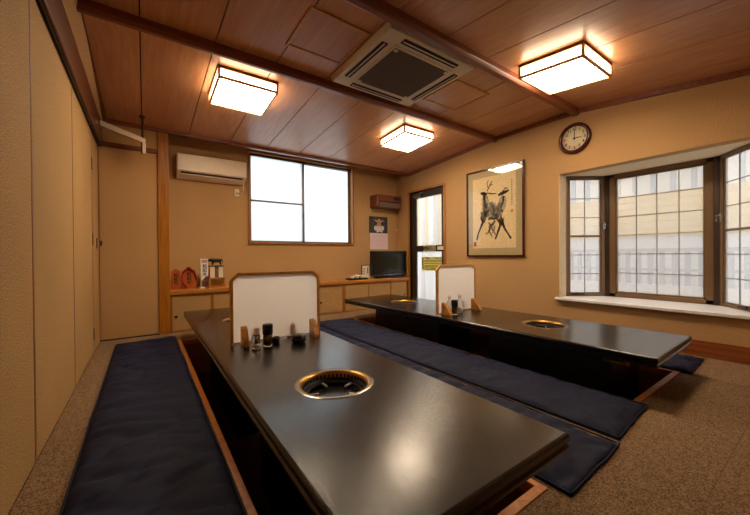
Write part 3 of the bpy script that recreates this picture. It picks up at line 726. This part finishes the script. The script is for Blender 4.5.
tp = thing('trophy_box', (.845, ys_, SZ), 'gilt and ivory trophy box under the bull figurine', 'trophy')
MB().box(.745, .955, ys_-.04, ys_+.12, SZ, SZ+.135).box(.735, .965, ys_-.05, ys_+.13, SZ+.125, SZ+.14).box(.735, .965, ys_-.05, ys_+.13, SZ, SZ+.012).build('base', MT['shelfw'], tp, bevel=.003)
MB().box(.77, .93, ys_-.043, ys_-.038, SZ+.03, SZ+.11).build('name_plate', MT['gold'], tp)
MB().box(.765, .935, ys_-.02, ys_+.1, SZ+.14, SZ+.30).build('case', MT['whitep'], tp, bevel=.003)
MB().box(.825, .875, ys_-.024, ys_-.018, SZ+.14, SZ+.30).build('bronze_band', MT['bronze'], tp)
MB().lathe([(.001, -.002), (.02, -.002), (.02, .002), (.001, .002)], (0, 0, 0), 16).xf(lambda a, b_, c_: (.85+a, ys_-.026+c_, SZ+.24+b_)).build('medallion', MT['gold'], tp)
MB().box(.755, .945, ys_-.04, ys_+.11, SZ+.30, SZ+.315).build('lid', MT['bronzed'], tp, bevel=.004)
# bull figurine grown from a skeleton
def skinned(name, pts, edges, radii, mat, origin):
    me = bpy.data.meshes.new(name); me.from_pydata([((p[0]-origin[0])*S, (p[1]-origin[1])*S, (p[2]-origin[2])*S) for p in pts], edges, [])
    ob = bpy.data.objects.new(name, me); COL.objects.link(ob); ob.location = [c*S for c in origin]; ob['_o'] = list(origin)
    md = ob.modifiers.new('skin', 'SKIN')
    if not me.skin_vertices: me.attributes.new('skin', 'FLOAT_VECTOR', 'POINT')
    for i, r in enumerate(radii):
        me.skin_vertices[0].data[i].radius = (r*S, r*S); me.skin_vertices[0].data[i].use_root = (i == 1)
    ob.modifiers.new('sub', 'SUBSURF').levels = 1; ob.modifiers['sub'].render_levels = 2
    me.materials.append(mat)
    md.use_smooth_shade = True
    return ob
bx_, by_, bz_ = .775, ys_+.03, SZ+.317
pts = [(0, 0, .083), (.035, 0, .078), (.085, 0, .070), (.135, 0, .073), (.150, 0, .078), (-.015, 0, .072), (-.032, 0, .058),
       (.03, .018, .04), (.03, .018, .004), (.03, -.018, .04), (.03, -.018, .004), (.132, .018, .045), (.138, .018, .004), (.132, -.018, .045), (.138, -.018, .004),
       (.163, 0, .06), (.165, 0, .03), (-.012, .022, .092), (-.012, -.022, .092)]
ed = [(0, 1), (1, 2), (2, 3), (3, 4), (0, 5), (5, 6), (1, 7), (7, 8), (1, 9), (9, 10), (3, 11), (11, 12), (3, 13), (13, 14), (4, 15), (15, 16), (5, 17), (5, 18)]
rd = [.024, .031, .030, .030, .022, .018, .012, .012, .008, .012, .008, .013, .008, .013, .008, .005, .005, .005, .005]
bull = skinned('bull_figurine', [(bx_+p[0], by_+p[1], bz_+p[2]) for p in pts], ed, rd, MT['blackp'], (bx_+.06, by_, bz_))
tag(bull, 'small black bull figurine standing on the trophy box', 'figurine')

# tray, cups, menu stand, television
tr_ = thing('serving_tray', (3.2, ys_-.06, SZ), 'small dark tray holding cups on the wooden shelf', 'tray')
MB().box(3.0, 3.40, ys_-.16, ys_-.015, SZ, SZ+.012).build('base', MT['soy'], tr_, bevel=.003)
MB().box(3.0, 3.40, ys_-.16, ys_-.15, SZ+.012, SZ+.03).box(3.0, 3.40, ys_-.025, ys_-.015, SZ+.012, SZ+.03).box(3.0, 3.01, ys_-.15, ys_-.025, SZ+.012, SZ+.03).box(3.39, 3.40, ys_-.15, ys_-.025, SZ+.012, SZ+.03).build('rim', MT['soy'], tr_)
for k, (x, y, r, h, lab) in enumerate(((3.10, ys_-.085, .035, .055, 'small pale cup at the open end of the dark tray'), (3.195, ys_-.088, .05, .075, 'wide white cup in the middle of the dark tray'), (3.315, ys_-.085, .042, .07, 'pale cup beside the menu stand on the dark tray'))):
    z = SZ+.0125
    cu_ = MB().lathe([(.001, z), (r*.6, z), (r*.95, z+h*.6), (r, z+h), (r*.92, z+h), (r*.85, z+h*.6), (.001, z+.01)], (x, y, 0), 20).build('cup', MT['whitep'])
    tag(cu_, lab, 'cup', 'cups on the tray')
me_ = thing('menu_stand', (3.47, ys_, SZ), 'cream menu stand with printed cover next to the television', 'menu stand')
MB().box(3.37, 3.56, ys_-.01, ys_+.005, SZ, SZ+.25).build('front_board', MT['whitep'], me_, bevel=.002)
MB().box(3.385, 3.60, ys_+.02, ys_+.06, SZ, SZ+.26).build('menu_booklet', MT['soy'], me_, bevel=.002)
MB().box(3.575, 3.635, ys_-.005, ys_+.015, SZ, SZ+.245).build('menu_card', MT['pale'], me_, bevel=.002)
mp_ = MB()
for k in range(3): mp_.box(3.395, 3.415, ys_-.0112, ys_-.0102, SZ+.17-k*.045, SZ+.2-k*.045)
mp_.build('print', MT['plum'], me_); mp_ = MB()
mp_.box(3.48, 3.50, ys_-.0112, ys_-.0102, SZ+.1, SZ+.21); mp_.build('print', MT['plum'], me_)
tv = thing('television', (3.94, YF+.06, SZ), 'black flat television standing on the wooden shelf', 'television')
tx0, tx1, ty = 3.505, 4.375, YF+.045
MB().box(tx0, tx1, ty, ty+.06, SZ+.055, SZ+.53).build('bezel', MT['blackp'], tv, bevel=.008)
MB().box(tx0+.03, tx1-.03, ty-.003, ty+.001, SZ+.10, SZ+.50).build('screen', MT['screen'], tv)
MB().box(tx0+.2, tx1-.2, ty-.055, ty+.13, SZ, SZ+.018).box(tx0+.36, tx1-.36, ty+.02, ty+.05, SZ+.018, SZ+.07).build('stand', MT['blackp'], tv, bevel=.005)
MB().box(tx0+.01, tx1-.01, ty-.004, ty, SZ+.06, SZ+.068).build('chrome_strip', MT['steel'], tv)

# wall pieces on the back wall
ap = thing('air_purifier', (3.94, YB-.13, 1.95), 'brown wooden air cleaner high on the back wall corner', 'air cleaner')
ax0, ax1, ay = 3.72, 4.325, YB-.26
MB().prism([(ay, 2.20), (ay, 2.06), (ay+.03, 1.955), (YB, 1.955), (YB, 2.20)], lambda p, k: (ax0 if k == 0 else ax1, p[0], p[1])).build('housing', MT['brownwood'], ap, bevel=.006)
MB().hexa([(ax0+.05, ay-.006, 2.055), (ax1-.03, ay-.006, 2.055), (ax1-.03, ay+.02, 2.055), (ax0+.05, ay+.02, 2.055), (ax0+.05, ay-.001, 2.075), (ax1-.03, ay-.001, 2.075), (ax1-.03, ay+.02, 2.075), (ax0+.05, ay+.02, 2.075)]).build('steel_lip', MT['steel'], ap)
for k in range(4):
    z = 2.04-k*.022; y = ay+.03*(2.06-z)/.105-.004
    MB().box(ax0+.06, ax1-.04, y, y+.02, z-.006, z+.006).build('grille_slat', MT['grey'], ap)
MB().box(ax1-.2, ax1-.04, ay-.004, ay+.002, 2.11, 2.165).build('display_window', MT['blackp'], ap)
ca = thing('wall_calendar', (3.925, YB-.004, 1.12), 'wall calendar with dark photo above a pink date sheet', 'calendar')
MB().box(3.695, 4.155, YB-.008, YB-.001, 1.455, 1.793).build('photo_sheet', MT['cald'], ca)
MB().box(3.715, 4.16, YB-.007, YB-.001, 1.125, 1.455).build('date_sheet', MT['calp'], ca)
def blob(mb, cx, cz, rx, rz, y, n_=18): return mb.add([(cx+rx*math.cos(2*math.pi*i/n_), y, cz+rz*math.sin(2*math.pi*i/n_)) for i in range(n_)], [tuple(range(n_))])
b1 = MB(); blob(b1, 3.94, 1.69, .055, .06, YB-.0088); b1.prism([(3.82, 1.71), (3.87, 1.685), (4.0, 1.685), (4.06, 1.71), (4.05, 1.73), (3.98, 1.71), (3.9, 1.71), (3.83, 1.73)], lambda p, k: (p[0], YB-.0088+k*.0003, p[1])); blob(b1, 3.94, 1.615, .06, .045, YB-.0088); b1.build('printed_figure', MT['tan'], ca)
b2 = MB()
for (cx, cz, rx, rz) in ((3.86, 1.555, .05, .05), (3.94, 1.54, .06, .055), (4.02, 1.56, .045, .05), (3.9, 1.49, .03, .02), (4.0, 1.49, .03, .02)): blob(b2, cx, cz, rx, rz, YB-.0090)
b2.build('printed_garland', MT['pale'], ca)
dl = MB()
for r in range(5): dl.box(3.76, 4.12, YB-.0076, YB-.0071, 1.18+r*.05, 1.183+r*.05)
for r in range(5):
    for c_ in range(7): dl.box(3.77+c_*.05, 3.785+c_*.05, YB-.0076, YB-.0071, 1.195+r*.05, 1.212+r*.05)
dl.build('date_print', MT['pinkp'], ca)
pb = MB().box(3.545, 3.605, YB-.014, YB-.001, 1.95, 2.06).build('switch_plate', MT['paper_wall'], bevel=.004); tag(pb, 'beige blank plate on the wall left of the brown air cleaner', 'wall plate')
pn = MB().box(4.385, 4.40, YB-.03, YB-.001, 1.52, 1.545).build('wall_hook', MT['whitep'], bevel=.004); tag(pn, 'tiny white hook in the wall corner beside the calendar', 'hook')

# split air conditioner
ac = thing('wall_air_conditioner', (.83, YB-.1, 2.12), 'ivory wall air conditioner left of the frosted window', 'air conditioner')
x0, x1, yf = .372, 1.288, YB-.22
MB().prism([(yf+.012, 2.44), (yf, 2.42), (yf, 2.20), (yf+.03, 2.185), (YB-.04, 2.115), (YB, 2.115), (YB, 2.44)], lambda p, k: (x0 if k == 0 else x1, p[0], p[1])).build('housing', MT['acp'], ac, bevel=.008)
MB().box(x0+.012, x1-.012, yf-.008, yf+.002, 2.205, 2.43).build('front_panel', MT['acp'], ac, bevel=.004)
MB().hexa([(x0+.05, yf+.02, 2.183), (x1-.05, yf+.02, 2.183), (x1-.05, yf+.05, 2.17), (x0+.05, yf+.05, 2.17), (x0+.05, yf+.02, 2.195), (x1-.05, yf+.02, 2.195), (x1-.05, yf+.05, 2.182), (x0+.05, yf+.05, 2.182)]).build('outlet_slot', MT['dark'], ac)
MB().hexa([(x0+.06, yf+.05, 2.164), (x1-.06, yf+.05, 2.164), (x1-.06, YB-.06, 2.118), (x0+.06, YB-.06, 2.118), (x0+.06, yf+.05, 2.172), (x1-.06, yf+.05, 2.172), (x1-.06, YB-.06, 2.126), (x0+.06, YB-.06, 2.126)]).build('louvre_flap', MT['acp'], ac)
MB().box(x0+.08, x0+.15, yf-.0085, yf-.0075, 2.225, 2.235).build('maker_mark', MT['whitep'], ac)
oc = thing('wall_outlet', (1.19, YB, 1.96), 'ivory wall outlet with plug under the air conditioner', 'outlet')
MB().box(1.155, 1.225, YB-.012, YB-.001, 1.945, 2.055).build('plate', MT['whitep'], oc, bevel=.004)
MB().box(1.175, 1.215, YB-.05, YB-.012, 1.985, 2.02).build('plug', MT['whitep'], oc, bevel=.006)
MB().tube([(1.215, YB-.04, 2.0), (1.26, YB-.045, 2.0), (1.28, YB-.045, 2.03), (1.283, YB-.05, 2.1), (1.275, YB-.06, 2.15)], .006).build('cord', MT['whitep'], oc)

# ---------------------------------------------------------------- right wall: picture and clock
pc = thing('framed_picture', (XR-.02, 3.065, .965), 'red-framed ink brush painting of two deer on the right wall', 'picture')
y0, y1, z0, z1 = 2.567, 3.57, .967, 2.34; fw = .026; xf_ = XR-.035
MB().box(xf_, XR-.002, y0, y0+fw, z0, z1).box(xf_, XR-.002, y1-fw, y1, z0, z1).box(xf_, XR-.002, y0+fw, y1-fw, z0, z0+fw).box(xf_, XR-.002, y0+fw, y1-fw, z1-fw, z1).build('frame', MT['frame_r'], pc, bevel=.005)
MB().box(XR-.012, XR-.003, y0+fw, y1-fw, z0+fw, z1-fw).build('mount', MT['mat_g'], pc)
py0, py1, pz0, pz1 = 2.70, 3.455, 1.10, 2.21
sc_ = MB().box(XR-.0135, XR-.012, py0, py1, pz0, pz1).build('painting_paper', MT['scroll'], pc)
MB().box(xf_+.006, xf_+.008, y0+fw, y1-fw, z0+fw, z1-fw).build('glazing', MT['picglass'], pc)
def stroke(mb, pts, lay):        # pts: (u, v, width) in 0..1 of the paper, u towards the viewer's right
    V = [(Vector((a, b_*1.47)), w_) for a, b_, w_ in pts]; L = []; Rr = []
    # smooth
    den = []
    for k in range(len(V)-1):
        for s in range(4):
            t = s/4; den.append((V[k][0].lerp(V[k+1][0], t), V[k][1]*(1-t)+V[k+1][1]*t))
    den.append(V[-1])
    for k, (p, w_) in enumerate(den):
        d = (den[min(k+1, len(den)-1)][0]-den[max(k-1, 0)][0]); d = d.normalized() if d.length else Vector((1, 0))
        nn = Vector((-d.y, d.x)); ww = w_*(1.45+.5*noise.noise(Vector((p.x*40, p.y*40, lay))))*.5
        L.append(p+nn*ww); Rr.append(p-nn*ww)
    X = XR-.0137-.0002*lay; W = py1-py0
    vs = [(X, py1-q.x*W, pz0+q.y*W) for q in L+Rr]; n_ = len(L)
    mb.add(vs, [(i, i+1, n_+i+1, n_+i) for i in range(n_-1)])
pale_, grey_, dark_ = MB(), MB(), MB()
for st in ([(.30,.72,.10),(.34,.58,.16),(.42,.50,.16),(.50,.44,.12)], [(.74,.70,.07),(.70,.58,.14),(.62,.50,.16),(.54,.44,.12)], [(.48,.62,.10),(.52,.52,.14)]): stroke(pale_, st, 1)
for st in ([(.24,.52,.06),(.28,.46,.10),(.26,.36,.06)], [(.30,.66,.05),(.32,.54,.09),(.36,.44,.06)], [(.44,.64,.06),(.50,.56,.08),(.48,.46,.06)], [(.66,.62,.05),(.64,.50,.08),(.58,.42,.06)], [(.38,.40,.03),(.50,.43,.05),(.62,.40,.04)], [(.55,.38,.04),(.44,.28,.03),(.36,.20,.02)], [(.40,.36,.03),(.48,.26,.025),(.56,.18,.02)]): stroke(grey_, st, 2)
for st in ([(.20,.79,.03),(.28,.775,.05),(.36,.76,.03)], [(.30,.78,.04),(.29,.70,.05),(.30,.62,.03)], [(.36,.80,.014),(.42,.87,.018),(.48,.93,.012)], [(.38,.85,.012),(.36,.91,.012),(.40,.96,.008)], [(.42,.87,.012),(.46,.88,.012),(.50,.88,.008)], [(.36,.78,.012),(.46,.755,.016),(.58,.745,.012)],
           [(.62,.72,.03),(.70,.735,.05),(.80,.75,.04),(.86,.765,.02)], [(.72,.76,.014),(.78,.80,.016),(.84,.79,.010)], [(.74,.70,.03),(.73,.62,.03),(.68,.54,.02)], [(.22,.46,.05),(.26,.38,.04),(.20,.30,.03),(.13,.20,.022),(.10,.12,.03)], [(.33,.62,.02),(.36,.52,.03),(.32,.44,.02)], [(.48,.60,.02),(.53,.52,.025),(.50,.45,.02)],
           [(.64,.40,.09),(.70,.36,.07),(.66,.30,.04),(.60,.20,.026),(.55,.12,.03)], [(.70,.36,.05),(.76,.26,.03),(.84,.18,.022),(.90,.12,.03)], [(.40,.42,.02),(.52,.40,.03),(.62,.42,.02)], [(.46,.34,.02),(.40,.24,.018),(.48,.16,.014)]): stroke(dark_, st, 3)
rg = random.Random(3)
for k in range(46):
    a_ = rg.choice(((.30, .68, .08, .14), (.33, .50, .08, .1), (.48, .55, .08, .12), (.66, .58, .08, .12), (.60, .42, .12, .05), (.24, .42, .05, .08), (.50, .30, .12, .1)))
    u_ = a_[0]+rg.gauss(0, a_[2]*.6); v_ = a_[1]+rg.gauss(0, a_[3]*.6); th_ = rg.uniform(-1.9, -1.0); l_ = rg.uniform(.02, .07)
    stroke(dark_ if k % 3 == 0 else grey_, [(u_, v_, rg.uniform(.008, .02)), (u_+l_*.5*math.cos(th_), v_+l_*.5*math.sin(th_), rg.uniform(.01, .03)), (u_+l_*math.cos(th_)+.01, v_+l_*math.sin(th_), .005)], 4)
for k in range(11): stroke(dark_, [(.915, .90-k*.032, .012), (.925, .885-k*.032, .016)], 3)
pale_.build('pale_wash', MT['inkl'], sc_); grey_.build('grey_wash', MT['inkg'], sc_); dark_.build('ink_strokes', MT['ink'], sc_)
sl_ = MB(); stroke(sl_, [(.92, .50, .03), (.92, .47, .03)], 3); stroke(sl_, [(.055, .095, .05), (.055, .03, .05)], 3); sl_.build('red_seals', MT['seal'], sc_)

ck = thing('wall_clock', (XR-.03, 1.905, 2.24), 'round dark-rimmed wall clock showing three above the bay window', 'clock')
cY, cZ = 1.905, 2.437
MB().lathe([(.187, 0), (.190, .02), (.182, .042), (.166, .05), (.150, .042), (.147, .02)], (0, 0, 0), 56).xf(lambda a, b_, c_: (XR-.001-c_, cY+a, cZ+b_)).build('rim', MT['clockr'], ck)
MB().lathe([(.001, .018), (.150, .018), (.150, .001), (.001, .001)], (0, 0, 0), 56).xf(lambda a, b_, c_: (XR-.001-c_, cY+a, cZ+b_)).build('dial', MT['clockf'], ck)
for h in range(1, 13):
    th = math.pi/2-h*math.pi/6; on_x(MB(), str(h), .048, XR-.0205, cY-.115*math.cos(th), cZ+.115*math.sin(th)).build('numeral', MT['ink'], ck)
hand = MB()
def clockhand(th, L, w_, x):
    c_, s_ = math.cos(th), math.sin(th); o = len(hand.v)
    hand.add([(x, cY-(a*c_-b_*s_), cZ+(a*s_+b_*c_)) for a, b_ in ((-.02, -w_), (L, -w_*.4), (L, w_*.4), (-.02, w_))], [(0, 1, 2, 3)])
clockhand(math.pi/2, .12, .007, XR-.024); clockhand(0.0, .08, .009, XR-.0225); clockhand(-math.pi/2, .05, .002, XR-.025)
hand.build('hands', MT['ink'], ck)

# ---------------------------------------------------------------- ceiling things
def lamp(xc, yc, k, label, w_=.27, h=.088, gap=.018):
    """square paper lamp lying on the sloped ceiling (slope k along y)"""
    z0 = zc(yc)
    r = thing('ceiling_lamp', (xc, yc, z0), label, 'ceiling lamp', 'square paper ceiling lamps')
    tl = lambda a, b_, c_: (xc+a, yc+b_, z0+c_+k*b_)
    W = w_; t = .02
    MB().box(-W-.01, W+.01, -W-.01, W+.01, -gap, -.002).xf(tl).build('base_plate', MT['pillar'], r)
    zt, zb = -gap, -gap-h
    fm = MB()
    for sx in (-1, 1):
        for sy_ in (-1, 1): fm.box(sx*W-t/2, sx*W+t/2, sy_*W-t/2, sy_*W+t/2, zb, zt)
    for z in (zb, zt):
        for s_ in (-1, 1): fm.box(-W, W, s_*W-t/2, s_*W+t/2, z-t/2, z+t/2); fm.box(s_*W-t/2, s_*W+t/2, -W, W, z-t/2, z+t/2)
    fm.xf(tl).build('frame', MT['lampw'], r)
    MB().box(-W+.003, W-.003, -W+.003, W-.003, zb+.002, zb+.006).xf(tl).build('bottom_paper', MT['lampglow'], r)
    for s_ in (-1, 1):
        MB().box(-W+.003, W-.003, s_*(W-.005)-.002, s_*(W-.005)+.002, zb+.007, zt-.004).xf(tl).build('side_paper', MT['lampside'], r)
        MB().box(s_*(W-.005)-.002, s_*(W-.005)+.002, -W+.008, W-.008, zb+.007, zt-.004).xf(tl).build('side_paper', MT['lampside'], r)
lamp(.848, 3.575, -KB, 'square paper ceiling lamp glowing beside the wall air conditioner')
lamp(3.145, 3.645, -KB, 'square paper ceiling lamp glowing towards the glass door corner')
lamp(3.165, 1.46, KF, 'square paper ceiling lamp glowing above the bay window end', h=.1)

cs = thing('ceiling_cassette', (2.045, 2.43, 2.74), 'ivory square ceiling air conditioner cassette with dark grille', 'air conditioner')
cx0, cx1, cy0, cy1 = 1.525, 2.565, 1.945, 2.94; zt, zb = ZC-.001, 2.735
def frustum(mb, a, b_, c_, d_, z0, z1, ins): return mb.hexa([(a+ins, c_+ins, z0), (b_-ins, c_+ins, z0), (b_-ins, d_-ins, z0), (a+ins, d_-ins, z0), (a, c_, z1), (b_, c_, z1), (b_, d_, z1), (a, d_, z1)])
frustum(MB(), cx0, cx1, cy0, cy1, zb, zt, .025).build('panel', MT['cassp'], cs, bevel=.01, seg=3)
gx0, gx1, gy0, gy1 = cx0+.2, cx1-.2, cy0+.19, cy1-.19
MB().box(gx0-.025, gx1+.025, gy0-.025, gy1+.025, zb-.008, zb+.002).build('grille_frame', MT['cassp'], cs, bevel=.004)
gr = MB().box(gx0, gx1, gy0, gy1, zb-.0095, zb-.007).build('grille', MT['grey'], cs)
gs_ = MB(); nn = 30
for k in range(nn):
    yy = gy0+(gy1-gy0)*(k+.5)/nn; gs_.box(gx0, gx1, yy-.003, yy+.003, zb-.014, zb-.009)
for k in range(8):
    xx = gx0+(gx1-gx0)*(k+.5)/8; gs_.box(xx-.002, xx+.002, gy0, gy1, zb-.0135, zb-.009)
go = gs_.build('grille_bars', MT['grey'], gr); go['kind'] = 'stuff'
for (a, b_) in ((gx0+.02, gy0+.02), (gx1-.02, gy0+.02), (gx0+.02, gy1-.02), (gx1-.02, gy1-.02)): MB().box(a-.02, a+.02, b_-.015, b_+.015, zb-.018, zb-.009).build('grille_catch', MT['cassp'], cs, bevel=.003)
L4 = [(gx0, gx1, cy0+.065, cy0+.125, 0), (gx0, gx1, cy1-.125, cy1-.065, 0), (cx0+.065, cx0+.125, gy0, gy1, 1), (cx1-.125, cx1-.065, gy0, gy1, 1)]
for (a, b_, c_, d_, ax) in L4:
    s_ = MB().box(a, b_, c_, d_, zb-.004, zb+.002).build('outlet_slot', MT['dark'], cs)
    if ax == 0: MB().box(a+.01, b_-.01, (c_+d_)/2-.006, (c_+d_)/2+.006, zb-.008, zb-.003).build('louvre', MT['cassp'], s_)
    else: MB().box((a+b_)/2-.006, (a+b_)/2+.006, c_+.01, d_-.01, zb-.008, zb-.003).build('louvre', MT['cassp'], s_)
for (a, b_) in ((gx0+.05, cy1-.12), (cx1-.12, gy1-.03)): MB().tube([(a, b_, zb-.004), (a+.004, b_, zb-.03), (a, b_, zb-.055)], .003, 6).build('airflow_tag', MT['goldf'], cs)
def hatch(x0, x1, y0, y1, label, sides='nsew'):
    h_ = thing('ceiling_hatch', ((x0+x1)/2, (y0+y1)/2, ZC-.02), label, 'ceiling hatch', 'ceiling access hatches')
    MB().box(x0+.004, x1-.004, y0+.004, y1-.004, ZC-.006, ZC-.001).build('cover', MT['board'], h_)
    t = .013; z0, z1 = ZC-.012, ZC-.001
    for q in ((x0-t, x1+t, y0-t, y0+t), (x0-t, x1+t, y1-t, y1+t), (x0-t, x0+t, y0, y1), (x1-t, x1+t, y0, y1)):
        MB().box(*q, z0, z1).build('hatch_frame', MT['goldf'], h_, bevel=.002)
hatch(1.0, 1.50, 2.19, 2.68, 'wooden ceiling hatch with brass edging on the air conditioner side of the panelled wall')
hatch(2.63, 3.14, 2.26, 2.74, 'wooden ceiling hatch with brass edging on the clock side of the cassette')

# hanging rail near the closet
hr = thing('hanging_rail', (-.006, 4.77, 2.2), 'beige metal rail hung from the ceiling in front of the closet', 'rail')
MB().cyl((-.008, 4.77, zc(4.77)), (-.008, 4.77, 2.38), .012).cyl((-.008, 4.77, zc(4.77)), (-.008, 4.77, zc(4.77)-.012), .03).build('hanger_rod', MT['bronzed'], hr)
MB().hexa([(XL+.045, 4.745, 2.475), (.02, 4.745, 2.345), (.02, 4.795, 2.345), (XL+.045, 4.795, 2.475), (XL+.045, 4.745, 2.535), (.02, 4.745, 2.405), (.02, 4.795, 2.405), (XL+.045, 4.795, 2.535)]).build('rail_bar', MT['acp'], hr, bevel=.006)
MB().box(-.012, .022, 4.748, 4.792, 2.23, 2.36).build('drop_arm', MT['acp'], hr, bevel=.006)
MB().box(-.024, -.010, 4.748, 4.792, 2.23, 2.36).build('drop_plate', MT['bronzed'], hr)
hk = MB().tube([(XL+.02, 4.3, 2.316), (XL+.02, 4.3, 2.295), (XL+.035, 4.3, 2.282), (XL+.045, 4.3, 2.295)], .005).build('wire_hook', MT['bronzed']); tag(hk, 'small wire hook under the dark beam by the hanging rail', 'hook')

for o in bpy.data.objects:
    if '_o' in o: del o['_o']
